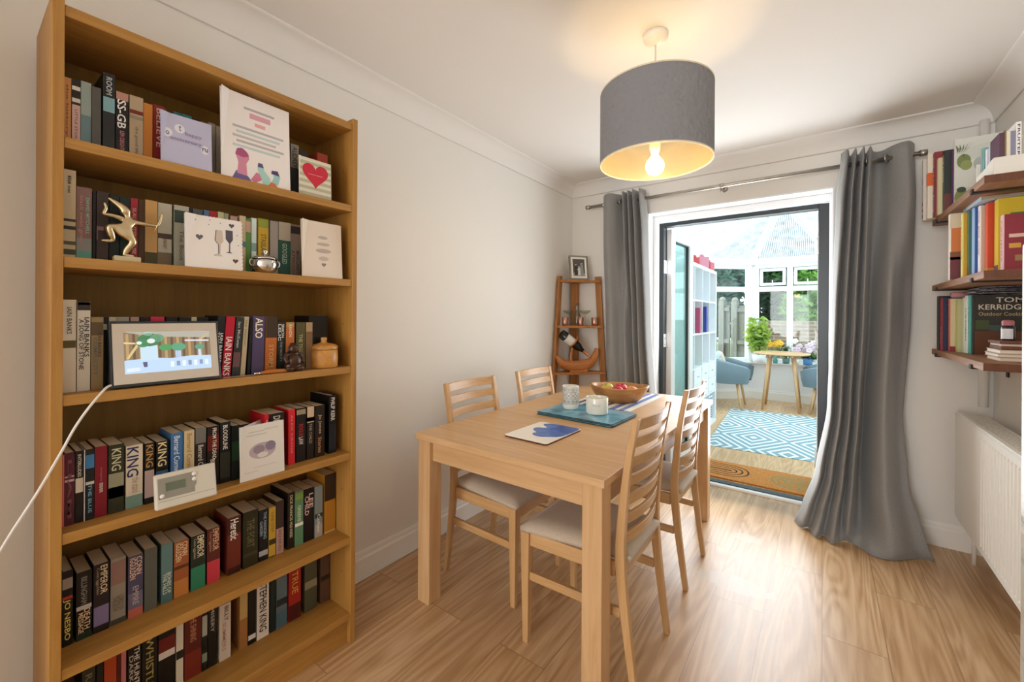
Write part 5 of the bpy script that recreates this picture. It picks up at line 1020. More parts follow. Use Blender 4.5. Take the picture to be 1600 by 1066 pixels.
# glasses and copper tumblers
M_COP = mat('c09080', .28, 1.0)
Zm = 1.1905
for (x, y, lb) in ((-1.697, 3.03, 'copper tumbler at the left of the middle corner shelf'), (-1.603, 3.12, 'copper tumbler in the middle of the middle corner shelf'), (-1.522, 3.214, 'copper tumbler at the right of the middle corner shelf')):
    MB().lathe([(0, 0), (.021, 0), (.0225, .003), (.0275, .065), (.0262, .066), (.0255, .06), (.021, .006), (0, .005)], M_COP, 28).build('tumbler', None, (x, y, Zm), label=lb, cat='tumbler', group='copper tumblers on the corner shelf')
for (x, y, lb) in ((-1.712, 3.112, 'stemmed champagne coupe at the left behind the copper tumblers'), (-1.60, 3.195, 'stemmed champagne coupe at the right behind the copper tumblers')):
    g_ = empty('champagne_coupe', (x, y, Zm), 0, lb, 'glass', 'champagne coupes on the corner shelf')
    MB().lathe([(.004, .09), (.02, .094), (.04, .108), (.0465, .125), (.0455, .125), (.038, .11), (.018, .098), (0, .096)], M_GLASS, 30).build('bowl', g_); MB().lathe([(0, 0), (.03, 0), (.028, .003), (.006, .007), (.0035, .015), (.0035, .09)], M_GLASS, 24).build('stem', g_)
ca = MB(); ca.lathe([(0, 0), (.032, 0), (.034, .01), (.034, .075), (.025, .105), (.016, .125), (.0165, .15), (.024, .185), (.023, .185), (.0145, .15), (.014, .125), (.024, .1), (.032, .074), (.031, .012), (0, .006)], M_GLASS, 30)
ca.build('carafe', None, (-1.675, 3.195, Zm), label='clear glass carafe between the two champagne coupes', cat='carafe')
# carved bird bottle holder with a bottle
bh = empty('bottle_holder', (-1.608, 3.085, .8215), dg, 'carved wooden bird shaped bottle holder on the lower corner shelf', 'bottle holder')
pth = cr([(-.185, 0, .125), (-.155, 0, .085), (-.12, 0, .055), (-.05, 0, .038), (.04, 0, .042), (.11, 0, .065), (.15, 0, .12), (.168, 0, .18)], 5)
rad = [.004 + .042 * math.sin(math.pi * min(1, max(0, (k + 1) / (len(pth) + 1)))) ** .8 for k in range(len(pth))]
rad[-1] = .014; rad[-2] = .018
b = MB(); b.tube(pth, rad, M_CARVE, 18); b.box((-.075, -.03, -.0085), (.075, .03, .02), M_CARVE); b.build('body', bh)
b = MB(); b.tube(cr([(-.055, 0, .06), (-.06, 0, .11), (-.055, 0, .155), (-.045, 0, .19)], 4), [.017, .016, .015, .014, .0125, .012, .012, .011, .011, .01, .01, .01, .01], M_CARVE, 12)
bdir = Vector((.80, 0, -.60)).normalized(); cen = Vector((-.075, 0, .265))
rp = [cen + bdir * .045 + Vector((bdir.z * -math.cos(t) * .047, math.sin(t) * .047, bdir.x * math.cos(t) * .047)) for t in [2 * math.pi * k / 20 for k in range(21)]]
b.tube(rp, .007, M_CARVE, 8, caps=False); b.build('neck_ring', bh)
M_BOT = mat('0c0e0a', .1); bt = empty('wine_bottle', (-1.608, 3.085, .8215), dg, 'dark wine bottle with white label tilted in the carved holder', 'bottle')
BM = frame_M((-.145, 0, .305), bdir.cross(Vector((0, 1, 0))) * -1, (0, 1, 0), bdir)
MB().lathe([(0, .003), (.03, 0), (.0375, .004), (.0375, .165), (.034, .185), (.022, .215), (.0145, .24), (.0138, .29), (0, .29)], M_BOT, 32, M=BM).build('glass', bt)
def cyl_band(r, z0, z1, a0, a1, mt, n=14):
    mb = MB(); vs = [(r * math.cos(R(a0 + (a1 - a0) * k / n)), r * math.sin(R(a0 + (a1 - a0) * k / n)), z) for k in range(n + 1) for z in (z0, z1)]
    return mb.add([BM @ Vector(v) for v in vs], [(2 * k, 2 * k + 2, 2 * k + 3, 2 * k + 1) for k in range(n)], mt, True)
cyl_band(.0379, .05, .125, -170, 10, mat('dcd8d0', .5)).build('paper_label', bt)
MB().lathe([(.0150, .238), (.0146, .292), (.0155, .293), (.0155, .3), (0, .301)], mat('c98a64', .3, .7), 20, M=BM).build('foil_capsule', bt)
lb = MB().lathe([(0, 0), (.05, 0), (.075, .02), (.082, .045), (.08, .045), (.07, .02), (.045, .006), (0, .006)], mat('5a3020', .4), 28).build('basket_bowl', None, (-1.60, 3.10, .4005), label='dark brown bowl on the lowest corner shelf behind the table', cat='bowl')
for k, (x, y) in enumerate(((-1.625, 3.09), (-1.58, 3.11), (-1.60, 3.075))):
    MB().ball((0, 0, 0), .024, mat(('d8a898', 'e0b8a8', 'c98878')[k], .6), 14, 10).build('shell', None, (x, y, .4005 + .034), label=('pale pink shell at the left in the brown bowl', 'cream pink shell at the right in the brown bowl', 'rosy shell at the front of the brown bowl')[k], cat='shell', group='shells in the brown bowl')
# ------------------------------------------------------------------ radiator
rd = empty('radiator', (.64, 2.55, .21), 0, 'white ribbed panel radiator under the shelves on the right wall', 'radiator')
RL, RH = 1.35, .555; y1 = 3.205 - 2.55; y0 = y1 - RL; xf = .572 - .64
b = MB(); rows = []; n = int((RL - .5) / .0375)
ys_ = [(y1, 0), (y1 - .44, 0)]; y = y1 - .44
for k in range(n): ys_ += [(y - .008, .0), (y - .013, .013), (y - .025, .013), (y - .030, 0), (y - .0375, 0)]; y -= .0375
ys_.append((y0, 0))
lip = .035
rows = [[(xf + .012, yy, 0) for yy, d in ys_], [(xf, yy, .01) for yy, d in ys_], [(xf, yy, lip) for yy, d in ys_], [(xf + d, yy, lip + .012) for yy, d in ys_], [(xf + d, yy, RH - lip - .012) for yy, d in ys_], [(xf, yy, RH - lip) for yy, d in ys_], [(xf, yy, RH - .008) for yy, d in ys_], [(xf + .01, yy, RH) for yy, d in ys_]]
M_RAD = mat('eeece6', .35); b.grid(rows, M_RAD, smooth=False); b.build('front_panel', rd)
MB().box((xf + .022, y0 + .002, 0), (xf + .10, y1 - .002, RH - .004), M_RAD).build('casing', rd, bevel=.003)
b = MB(); b.box((xf + .008, y0, RH - .0035), (xf + .104, y1, RH + .003), M_RAD)
for k in range(40): yy = y0 + .03 + k * (RL - .06) / 40; b.box((xf + .022, yy, RH + .003), (xf + .092, yy + .014, RH + .0045), mat('c8c4ba', .5))
b.build('top_grille', rd)
b = MB(); b.tube([(xf + .06, y1 - .06, .05), (xf + .06, y1 - .06, -.21)], .0085, M_TRIM, 12); b.tube([(xf + .06, y0 + .06, .05), (xf + .06, y0 + .06, -.21)], .0085, M_TRIM, 12); b.build('pipes', rd)
b = MB(); [b.box((xf + .10, yy, .1), (.089, yy + .04, .45), M_RAD) for yy in (y0 + .2, y1 - .25)]; b.build('wall_bracket', rd)
# ------------------------------------------------------------------ birch printed fridge at the right edge
fr = empty('fridge', (.47, .54, 0), 0, 'tall fridge covered in birch bark print at the right edge', 'fridge')
def frp(name, mb, **k):
    o = mb.build(name, None, **k); o.parent = fr; o.matrix_parent_inverse = Matrix.Translation((-.47, -.54, 0)); return o
frp('cabinet', MB().box((.262, .262, .02), (.715, .815, 1.37), M_BIRCH), bevel=.012)
frp('upper_door', MB().box((.2, .262, .62), (.258, .815, 1.372), M_BIRCH), bevel=.018); frp('lower_door', MB().box((.2, .262, .04), (.258, .815, .612), M_BIRCH), bevel=.018)
for z in (1.28, .88): frp('handle', MB().box((.190, .70, z), (.1995, .745, z + .062), M_BLACK), bevel=.003)
for x in (.3, .66):
    for y in (.3, .76): frp('foot', MB().tube([(x, y, 0), (x, y, .021)], .018, M_BLACK, 12))
# cable along the skirting
MB().tube(cr([(-1.758, .98, .004), (-1.757, 1.2, .004), (-1.759, 1.5, .004), (-1.759, 1.75, .004)], 6), .004, mat('eae6de', .5), 8).build('floor_cable', label='white cable lying along the left skirting board on the floor', cat='cable')
# ------------------------------------------------------------------ rug and doormat
MB().prism([(-.68, -1.01), (.68, -1.01), (.68, 1.01), (-.68, 1.01)], 0, .006, M_RUG).build('rug', None, (-.285, 5.525, .0004), R(2.5), label='teal and white diamond lattice rug on the conservatory floor', cat='rug')
MB().prism([(-.47, -.21), (.47, -.21), (.47, .21), (-.47, .21)], 0, .012, M_DOORMAT).build('doormat', None, (-.475, 3.825, .0004), R(0), label='orange brown doormat with arched lines just outside the doors', cat='doormat')
# ------------------------------------------------------------------ three plank shelves on the right wall
SX0, SX1, SY0, SY1 = .48, .728, 2.29, 3.2
for z, lb in ((1.795, 'topmost brown plank wall shelf of three, under the white tray'), (1.443, 'middle brown plank wall shelf of three, under the yellow cookbook'), (1.10, 'lowest brown plank wall shelf of three, above the radiator')):
    e = empty('wall_shelf', (.6, 2.745, z - .03), 0, lb, 'shelf', 'plank shelves on the right wall')
    MB().box((SX0 - .6, SY0 + .001 - 2.745, 0), (SX1 - .6, SY1 - 2.745, .03), M_SHELF['Y']).build('plank', e, bevel=.003)
    MB().box((SX0 - .599, SY0 - .0005 - 2.745, .001), (SX1 - .601, SY0 + .0011 - 2.745, .029), M_ENDGRAIN).build('end_grain', e)
    for y in (2.42, 3.06):
        b = MB(); y -= 2.745; b.box((SX0 - .603, y, -.006), (SX1 - .599, y + .028, -.0005), M_DARKMET); b.box((SX0 - .606, y, -.006), (SX0 - .6005, y + .028, .012), M_DARKMET); b.box((SX1 - .605, y, -.09), (SX1 - .599, y + .028, -.006), M_DARKMET); b.build('bracket', e)
def sb_(x, y, z, t, h, dep, col, label, bands=(), texts=(), cover=None, ctexts=(), cpatch=(), hard=True, group='cookbooks on the wall shelves', lean=0):
    return book((x, y, z + .0004), R(-90), t, h, dep, col, bands, texts, label, group, lean, cover, ctexts, cpatch, hard)
z1, z2, z3 = 1.795, 1.443, 1.10
# top shelf
sb_(.437, 3.185, z1, .03, .33, .20, 'd8cfc8', 'pale paperback with tan dots at the window end of top wall shelf', bands=[(.04, .1, 'a87248'), (.14, .2, 'a87248'), (.24, .3, 'b07a50'), (.6, .7, 'b4b0b8')], cover='cfc8c4', hard=False)
sb_(.448, 3.145, z1, .036, .345, .23, 'e6ddca', 'tall cream cookbook with orange square on the top wall shelf', cover='e4dac6', cpatch=[(0, .25, .5, .7, 'd8642a')], bands=[(.5, .7, 'd8742a')])
sb_(.466, 3.10, z1, .036, .335, .23, '7a2432', 'tall dark red cookbook with white lettering on top wall shelf', texts=[('THE TRAVEL BOOK', 'f0e4e0', .06, .94, .5, .6)], cover='8a3038')
sb_(.474, 3.055, z1, .032, .29, .20, 'd8cda6', 'cream spined cookbook before the dark red one', cover='d4caa4')
sb_(.489, 3.018, z1, .036, .312, .20, '232a26', 'dark green cookbook with reddish photo cover on top wall shelf', texts=[('THE FOOD', 'e8e4d8', .5, .95, .5, .5)], cover='2c342e', cpatch=[(0, .9, .0, .3, '6a3a34'), (.3, .9, .0, .22, '8a4a40')])
sb_(.512, 2.975, z1, .012, .30, .19, '5a2a5c', 'thin purple book left of the vegetable illustrated cover')
gv = MB(); wv, hv = .2, .345; S = frame_M((0, 0, 0), (1, 0, 0), (0, 0, 1), (0, -1, 0)); gv.box((0, 0, 0), (wv, .012, hv), mat('d6d8d0', .4))
def gq(pts, c, h=.0004): gv.prism([(x * wv, z * hv) for x, z in pts], 0, h, mat(c, .5), S)
vh = .0006; gq([(.02, .02), (.98, .02), (.98, .3), (.02, .31)], 'c8ccc2'); gq([(.02, .66), (.6, .72), (.6, .9), (.02, .84)], 'cdd1c8')
for cx, cz, rx, rz_, c in ((.16, .68, .12, .1, '76844c'), (.2, .62, .1, .07, '8e9a5c'), (.42, .62, .1, .09, 'b2b8b4'), (.12, .17, .12, .12, '7c8648'), (.12, .28, .08, .04, '3a4a32'), (.5, .35, .05, .03, '5a6a44')): vh += .0002; gq(ell(cx, cz, rx, rz_, 16), c, vh)
for k in range(5): gq([(.05 + .03 * k, .8), (.08 + .04 * k, .86), (.02 + .07 * k, .92)], '6a7450', .002 + .0001 * k)
gq([(.14, .78), (.16, .78), (.17, .74), (.15, .74)], '55603c', .0026)
gv.build('recipe_board', None, (.518, 2.945, z1 + .0003), 0, label='pale cover with painted green vegetables standing on top wall shelf', cat='board')
# white tray at the near end
tr = empty('magazine_tray', (.60, 2.40, z1 + .0004), 0, 'white open tray holding booklets at the near end of top wall shelf', 'tray')
M_TR = mat('e9e6de', .45); b = MB(); x0, x1, ya, yb = .506 - .6, .722 - .6, 2.298 - 2.40, 2.52 - 2.40
b.box((x0, ya, 0), (x1, yb, .004), M_TR); b.box((x0, ya, .004), (x1, ya + .004, .062), M_TR); b.box((x0, yb - .004, .004), (x1, yb, .1), M_TR); b.box((x1 - .004, ya + .004, .004), (x1, yb - .004, .1), M_TR)
Ml = frame_M((x0, 0, .004), (0, 1, 0), (0, 0, 1), (1, 0, 0)); b.prism([(ya + .004, 0), (yb - .004, 0), (yb - .004, .04), (ya + .08, .05), (ya + .03, .058), (ya + .004, .058)], 0, .004, M_TR, Ml); b.build('body', tr, bevel=.0015)
b = MB(); [b.box((.068 + .008 * k, ya - .0004, .03 - .012 * k), (.074 + .008 * k, ya, .038 - .012 * k), M_BLACK) for k in range(2)]; b.build('grip_holes', tr)
zt = z1 + .0048
for (y, x, t, h, c, lb, kw) in ((2.512, .517, .012, .155, '8fb0b0', 'teal booklet at the far end of the white tray', {}), (2.494, .519, .014, .15, '7aa4a6', 'taller sea green booklet in the white tray', {}), (2.474, .522, .018, .137, 'e2e0e4', 'white booklet with dark corner in the white tray', dict(cpatch=[(.5, 1, .7, 1, '3a4a6a')])), (2.45, .526, .016, .145, 'b8c4d4', 'blue and white booklet in the white tray', dict(cpatch=[(.2, .8, .2, .6, '56729c')])), (2.43, .53, .012, .158, 'ece8e4', 'white book with beige side in the white tray', dict(cover='c9beb0'))):
    sb_(x, y, zt, t, h, .17, c, lb, group='booklets in the white tray', hard=False, **kw)
for (x, t, h, c, lb, tx) in ((.522, .0125, .149, '5a3c4e', 'plum booklet beside the brown one in the white tray', []), (.5350, .004, .155, '8a7444', 'slim brown booklet in the white tray', []), (.5394, .0095, .149, 'e6dfc8', 'cream booklet in the white tray', []), (.5492, .013, .148, '8a8aa4', 'violet and white booklet in the white tray', []), (.5625, .013, .178, 'efefee', 'white booklet with black capitals in the white tray', [('FRUITER', '2a2a34', .3, .95, .5, .5)])):
    book((x, 2.31, zt), 0, t, h, .105, c, [(0, .4, 'cfcabc')] if 'violet' in lb else [], tx, lb, 'booklets in the white tray', hard=False)
# middle shelf
sb_(.474, 2.80, z2, .034, .305, .2, 'e8dfd6', 'white spined cookbook with orange and maroon cover, middle wall shelf', cover='c8743c', cpatch=[(0, 1, .78, 1, 'cfc2ac'), (0, 1, .0, .34, '6a2a3a'), (0, .5, .3, .42, '7a4a34')])
sb_(.503, 2.735, z2, .026, .292, .2, 'e6e08c', 'pale yellow cookbook with golden cover on middle wall shelf', cover='d0a428', texts=[('spices', 'b0a850', .3, .9, .5, .4)])
sb_(.517, 2.705, z2, .026, .295, .2, '3f6a5c', 'dark green cookbook on the middle wall shelf', bands=[(0, .16, '6a3a3a')], cover='3f6a5c')
sb_(.525, 2.675, z2, .03, .3, .2, '9dbce4', 'light blue cookbook with royal blue cover on middle wall shelf', cover='2f55a4')
sb_(.536, 2.638, z2, .03, .3, .19, 'f0eeea', 'white cookbook with black spine writing on middle wall shelf', texts=[('one pot only', '1a1a1c', .3, .94, .5, .5)], cover='cdb8a4')
sb_(.548, 2.60, z2, .036, .3, .17, 'd2451f', 'orange red cookbook on the middle wall shelf', cover='c8421c', bands=[(0, .1, 'c88a2a')], cpatch=[(0, 1, 0, .1, 'c88a2a')])
sb_(.563, 2.545, z2, .045, .3, .16, 'd0b41c', 'big yellow cookbook on the middle wall shelf', cover='ceb21a', bands=[(0, .12, '5a2440')], cpatch=[(.2, 1, .74, .8, '4c7a34'), (.2, 1, .64, .74, 'd8cfc0')])
sb_(.567, 2.49, z2, .03, .228, .155, 'e2bcc0', 'red illustrated recipe book with pink spine, middle wall shelf', cover='8a2434', texts=[('recipes', 'a84a5a', .2, .9, .5, .4)],
    cpatch=[(.1, .4, .6, .66, 'd8b8a8'), (.5, .9, .8, .86, 'c8d0c8'), (.2, .5, .2, .3, '9a7a4a'), (.6, .95, .1, .45, 'd07a34'), (.1, .3, .42, .5, 'd0a03c'), (.45, .8, .55, .6, '6a8a6a'), (.6, .9, .62, .7, 'e0c0b4')])
MB().box((0, 0, 0), (.2, .27, .0155), mat('b8cadc', .5)).box((.0004, -.0006, .0005), (.1996, 0, .015), mat('b8a890', .6)).build('flat_box', None, (.522, 2.53, 1.7505), label='flat pale blue box lying across the tops of the cookbooks', cat='box')
# lowest shelf
sb_(.484, 3.10, z3, .034, .28, .2, '191512', 'black cookbook at the window end of lowest wall shelf')
sb_(.490, 3.06, z3, .036, .268, .2, 'a82430', 'red cookbook with orange capitals on the lowest wall shelf', texts=[('MORO', 'e0883c', .55, .95, .5, .5), ('EAST', 'e8d0c0', .1, .45, .5, .4)], cover='2a2a4a')
sb_(.508, 2.99, z3, .026, .262, .2, 'd87858', 'coral cookbook with cream cover on the lowest wall shelf', cover='cfc0a0', texts=[('honey', 'f4e0d0', .2, .9, .5, .4)], cpatch=[(.3, 1, .2, .55, '2a2c26'), (0, 1, .0, .1, '8a2a34')])
sb_(.528, 2.962, z3, .022, .258, .19, 'a8b064', 'lime green cookbook on the lowest wall shelf', cover='b8b888')
sb_(.546, 2.932, z3, .028, .264, .18, 'd4dccc', 'pale mint cookbook on the lowest wall shelf')
sb_(.549, 2.902, z3, .028, .272, .175, 'ecebe6', 'white cookbook with green capitals on the lowest wall shelf', texts=[("THE FOREST", '3a5a4c', .2, .8, .5, .5)])
sb_(.553, 2.872, z3, .026, .272, .175, '5cbcb4', 'turquoise cookbook on the lowest wall shelf', texts=[('FEAST', '2a6a68', .3, .8, .5, .4)])
sb_(.558, 2.842, z3, .03, .271, .165, '2a241e', 'big dark cookbook showing its lettered cover on lowest wall shelf', cover='2b261d',
    ctexts=[('TOM', 'd8cdb8', .42, .875, .085, .023), ('KERRIDGE', 'd8cdb8', .1, .755, .144, .024), ('Outdoor Cooking', 'b09a6c', .1, .635, .144, .022)],
    cpatch=[(.03, .98, .0, .4, '5c3518'), (.05, .3, .42, .58, '3f4a22'), (.3, .75, .4, .5, '3a4a44')])
# folded cloth on top
fc = MB(); zb = z3 + .274; M_CHEV = water_mat('navy_white_weave', [(.4, '2a3050'), (.5, 'e2e2e4'), (.6, '39406a')], 90); pr = []
for k in range(3):
    z = zb + k * .016; sgn = 1 if k % 2 == 0 else -1
    lp = [(.555 + .012 * k + .012 * (1 - math.cos(t)) if 0 else 0, 0) for t in (0,)]
path = []
for k in range(3):
    z = zb + .006 + k * .017
    path += [(.70, z), (.60, z + .001), (.572 + .012 * k, z + .002), (.558 + .014 * k, z + .007), (.572 + .012 * k, z + .012), (.62, z + .0125), (.70, z + .0135)]
pp = cr([(x, 0, z) for x, z in path[:7]], 4)
def ribbon(mb, pts, y0, y1, th, mt):
    up_ = [(p.x, p.z) for p in pts]; n = len(up_); nr = []
    for i in range(n):
        a, c = up_[max(0, i - 1)], up_[min(n - 1, i + 1)]; d = Vector((c[0] - a[0], c[1] - a[1])).normalized(); nr.append((-d.y, d.x))
    vs = []
    for (x, z), (nx, nz) in zip(up_, nr):
        vs += [(x, y0, z), (x, y1, z), (x + nx * th, y1, z + nz * th), (x + nx * th, y0, z + nz * th)]
    fs = [(4 * i + k, 4 * i + (k + 1) % 4, 4 * i + 4 + (k + 1) % 4, 4 * i + 4 + k) for i in range(n - 1) for k in range(4)] + [(3, 2, 1, 0), (4 * n - 4, 4 * n - 3, 4 * n - 2, 4 * n - 1)]
    mb.add(vs, fs, mt, True)
for k in range(3): ribbon(fc, cr([(x, 0, z) for x, z in path[7 * k:7 * k + 7]], 4), 2.815, 3.02, -.0022, M_CHEV)
fc.build('folded_cloth', None, (0, 0, 0), label='folded navy and white cloth on top of the lowest shelf books', cat='cloth')
MB().tube([(.52, 2.98, z3 + .282), (.66, 3.05, z3 + .282)], .015, mat('c9969a', .7), 14).build('pink_roll', None, label='rolled pink cloth on the coral cookbook of the lowest shelf', cat='cloth')
# stack of booklets, box and bottle at the near end
M_BK = mat('6a3a1c', .45); M_PG = mat('e6dcd0', .6)
for k, (dx, c) in enumerate(((.004, 'cdb8a4'), (-.002, 'b49a84'), (.003, 'd2c0b0'))):
    b = MB(); b.box((0, 0, .0), (.165, .16, .0025), mat(c, .5)); b.box((.002, .002, .0025), (.165, .158, .0115), M_PG); b.box((0, 0, .0115), (.165, .16, .014), mat(c, .5))
    b.build('coaster_book', None, (.547 + dx, 2.42, z3 + .0004 + k * .0146), label=('bottom pale booklet of the small stack on lowest wall shelf', 'middle pale booklet of the small stack on lowest wall shelf', 'top pale booklet under the brown box on lowest wall shelf')[k], cat='booklet', group='small stack of booklets')
b = MB(); b.box((0, 0, 0), (.15, .14, .013), M_BK); b.box((.002, .002, .013), (.15, .138, .022), mat('cbb8b0', .5)); b.box((-.004, 0, .022), (.15, .14, .034), M_BK); b.build('wooden_box', None, (.556, 2.43, z3 + .0446), label='brown lacquered box on top of the small booklet stack', cat='box', bevel=.002)
sp = empty('spice_bottle', (.588, 2.49, z3 + .079), 0, 'small dark bottle with white label and pink lid on brown box', 'bottle')
MB().lathe([(0, 0), (.018, 0), (.0195, .003), (.0195, .052), (.015, .058), (0, .058)], mat('2c2430', .2), 24).build('glass', sp); MB().lathe([(.0165, .0585), (.017, .074), (.013, .08), (0, .081)], mat('b06a70', .4), 24).build('lid', sp)
b = MB(); cyl_patch(b, .0198, 190, 300, .006, .046, mat('d8dce4', .4), 8); b.build('paper_label', sp)
# ------------------------------------------------------------------ white cube shelving along the conservatory
KX0, KX1, KY0, KY1, KH = -1.43, -1.04, 4.15, 5.62, 1.82
M_WL = mat('eef1f4', .35)
kl = empty('cube_shelving', (-1.235, 4.885, 0), 0, 'white cube shelving unit standing along the conservatory side', 'shelving unit')
def kb(name, mb, **k):
    o = mb.build(name, None, **k); o.parent = kl; o.matrix_parent_inverse = Matrix.Translation((1.235, -4.885, 0)); return o
for y in (KY0, KY1 - .038): kb('side_panel', MB().box((KX0, y, 0), (KX1, y + .038, KH), M_WL), bevel=.002)
for z in (0, KH - .038): kb('top_panel' if z else 'bottom_panel', MB().box((KX0, KY0 + .0385, z), (KX1, KY1 - .0385, z + .038), M_WL), bevel=.002)
cw = (KY1 - KY0 - .076 - 3 * .016) / 4; chh = (KH - .076 - 4 * .016) / 5
for k in range(1, 4): y = KY0 + .038 + k * cw + (k - 1) * .016; kb('divider', MB().box((KX0, y, .0385), (KX1 - .002, y + .016, KH - .0385), M_WL))
for k in range(1, 5):
    z = .038 + k * chh + (k - 1) * .016
    for c in range(4): y = KY0 + .038 + c * (cw + .016); kb('shelf', MB().box((KX0, y + .0004, z), (KX1 - .002, y + cw - .0004, z + .016), M_WL))
kb('back_panel', MB().box((KX0, KY0 + .0385, .0385), (KX0 + .004, KY1 - .0385, KH - .0385), mat('e2e8ee', .5)))
def cell(c, r): return KY0 + .038 + c * (cw + .016), .038 + (4 - r) * (chh + .016)       # far columns have the high numbers, row 0 on top
for c in (1, 2, 3):
    y, z = cell(c, 3); e = empty('drawer_insert', (-1.235, y + cw / 2, z), 0, ('white two drawer insert in the third column from the far end', 'white two drawer insert in the second column from the far end', 'white two drawer insert in the farthest column of shelving')[c - 1], 'drawer unit', 'drawer inserts in the cube shelving')
    MB().box((-.18, -cw / 2 + .004, .001), (.176, cw / 2 - .004, chh - .004), M_WL).build('body', e)
    for k in range(2):
        d_ = MB().box((.1765, -cw / 2 + .008, .006 + k * chh / 2), (.19, cw / 2 - .008, chh / 2 - .004 + k * chh / 2), M_WL).build('drawer', e, bevel=.002)
        MB().box((.19, -.035, chh * .25 - .006 + k * chh / 2), (.197, .035, chh * .25 + .004 + k * chh / 2), mat('aeb4b8', .4)).build('handle', d_)
y, z = cell(3, 4); b = MB()
bs = empty('storage_basket', (-1.235, y + cw / 2, z), 0, 'white basket with grey slatted front in the lowest far cube', 'basket'); MB().box((-.17, -.15, .001), (.16, .15, .28), mat('dfe3e6', .6)).build('body', bs); b = MB()
for k in range(9): b.box((.1604, -.125, .02 + k * .028), (.164, .125, .036 + k * .028), mat('7f95a6', .6))
b.build('slats', bs)
y, z = cell(2, 1); MB().box((-.13, 0, 0), (.13, .07, .29), mat('3a4a94', .5)).box((-.128, .003, .002), (.131, .067, .288), mat('4a5cb0', .5)).build('ring_binder', None, (-1.185, y + .235, z + .0005), label='tall blue binder standing in the white cube shelving', cat='binder')
MB().box((-.13, 0, 0), (.13, .035, .27), mat('c05a7a', .5)).build('ring_binder', None, (-1.185, y - cw - .016 + .28, z + .0005), label='slim pink folder one column nearer than the blue binder', cat='folder')
y, z = cell(1, 2); MB().ball((0, 0, .07), .07, mat('3fae7a', .4), 20, 14).build('play_ball', None, (-1.16, y + .17, z), label='small green ball in the white cube shelving', cat='ball')
y, z = cell(3, 0)
for k, (dy, c, lb) in enumerate(((.08, '8a5a34', 'brown wooden toy figure in the top far cube'), (.19, 'b07a4a', 'tan wooden toy figure in the top far cube'))):
    e = MB(); e.lathe([(0, 0), (.03, 0), (.026, .05), (.016, .075), (.03, .09), (.034, .11), (.028, .13), (0, .142)], mat(c, .5), 18); e.build('toy_figure', None, (-1.12, y + dy, z + .0005), label=lb, cat='toy', group='wooden toy figures')
tops = (('c84a4a', 'red toy brick on the cube shelving'), ('3a5a9a', 'blue toy brick on the cube shelving'), ('d88a9a', 'pink toy brick on the cube shelving'), ('4a4a54', 'charcoal toy brick on the cube shelving'), ('c8545c', 'crimson toy brick on the cube shelving'))
for k, (c, lb) in enumerate(tops):
    MB().prism([(-.06, -.05), (.06, -.05), (.05, .05), (-.05, .05)], 0, .07 + .025 * (k % 3), mat(c, .5)).lathe([(0, .07 + .025 * (k % 3)), (.03, .07 + .025 * (k % 3)), (.02, .10 + .025 * (k % 3)), (0, .11 + .025 * (k % 3))], mat(c, .5), 14).build('toy_brick', None, (-1.10 - .05 * (k % 2), 4.75 + .17 * k, KH + .0005), R(20 * k), label=lb, cat='toy', group='toys on top of the cube shelving')
# ------------------------------------------------------------------ tub chairs, table, plants
M_OAKLEG = M_TABLE['Z']
def tub(loc, rz, label):
    e = empty('tub_chair', loc, rz, label, 'armchair', 'blue grey tub chairs in the conservatory')
    for sx, sy in ((1, 1), (1, -1), (-1, 1), (-1, -1)): MB().tube([(sx * .19, sy * .20, .36), (sx * .245, sy * .245, 0)], [.021, .012], M_OAKLEG, 12).build('leg', e)
    # shell: a U of padded wall, high at the back and sloping to the front
    b = MB(); n = 24; rows = [[], [], [], [], [], []]
    for k in range(n + 1):
        t = k / n; a = R(-128 + 256 * t) + math.pi; s = abs(2 * t - 1)
        hx, hy = .31, .315; ox, oy = hx * math.cos(a), hy * math.sin(a)
        if s > .55: ox = max(ox, -.31) + (s - .55) * .34; 
        z1 = .76 - .17 * s ** 1.6; ix, iy = ox * .80 + .01, oy * .80
        prof = [(ox * .93, oy * .93, .36), (ox, oy, .46), (ox * 1.03, oy * 1.03, z1 - .03), ((ox + ix) / 2, (oy + iy) / 2, z1), (ix, iy, z1 - .03), (ix, iy, .40)]
        for r, p in zip(rows, prof): r.append(p)
    b.grid(rows, M_ARM); b.add([r[0] for r in rows], [tuple(range(6))], M_ARM); b.add([r[-1] for r in rows], [tuple(range(5, -1, -1))], M_ARM)
    b.build('shell', e)
    MB().prism([(.3 * math.cos(2 * math.pi * k / 28) + .015, .27 * math.sin(2 * math.pi * k / 28)) for k in range(28)], .35, .40, M_ARM).build('seat_base', e, bevel=.01)
    rows = [[((.26 * f) * math.cos(2 * math.pi * k / 28) + .03, (.235 * f) * math.sin(2 * math.pi * k / 28), z) for k in range(29)] for f, z in ((.9, .401), (1, .42), (1, .45), (.9, .475), (.5, .485), (.001, .487))]
    MB().grid(rows, M_CUSH).build('seat_cushion', e); return e
t1 = tub((-1.13, 6.66, 0), R(2), 'blue grey tub chair beside the white cube shelving')
t2 = copy_tree(t1); t2.location = (.13, 6.93, 0); t2.rotation_euler = (0, 0, R(178)); t2['label'] = 'blue grey tub chair right of the round table, mostly hidden'
def cushion(loc, rot, s, mt, label):
    mb = MB(); N = 10; 
    for sg in (1, -1):
        mb.grid([[((i / N * 2 - 1) * s * (1 - .08 * (j / N * 2 - 1) ** 2 * 0), (j / N * 2 - 1) * s, sg * .06 * (max(0, 1 - (i / N * 2 - 1) ** 4) * max(0, 1 - (j / N * 2 - 1) ** 4)) ** .5) for j in range(N + 1)] for i in range(N + 1)], mt)
    return mb.build('cushion', None, loc, label=label, cat='cushion', rot=rot)
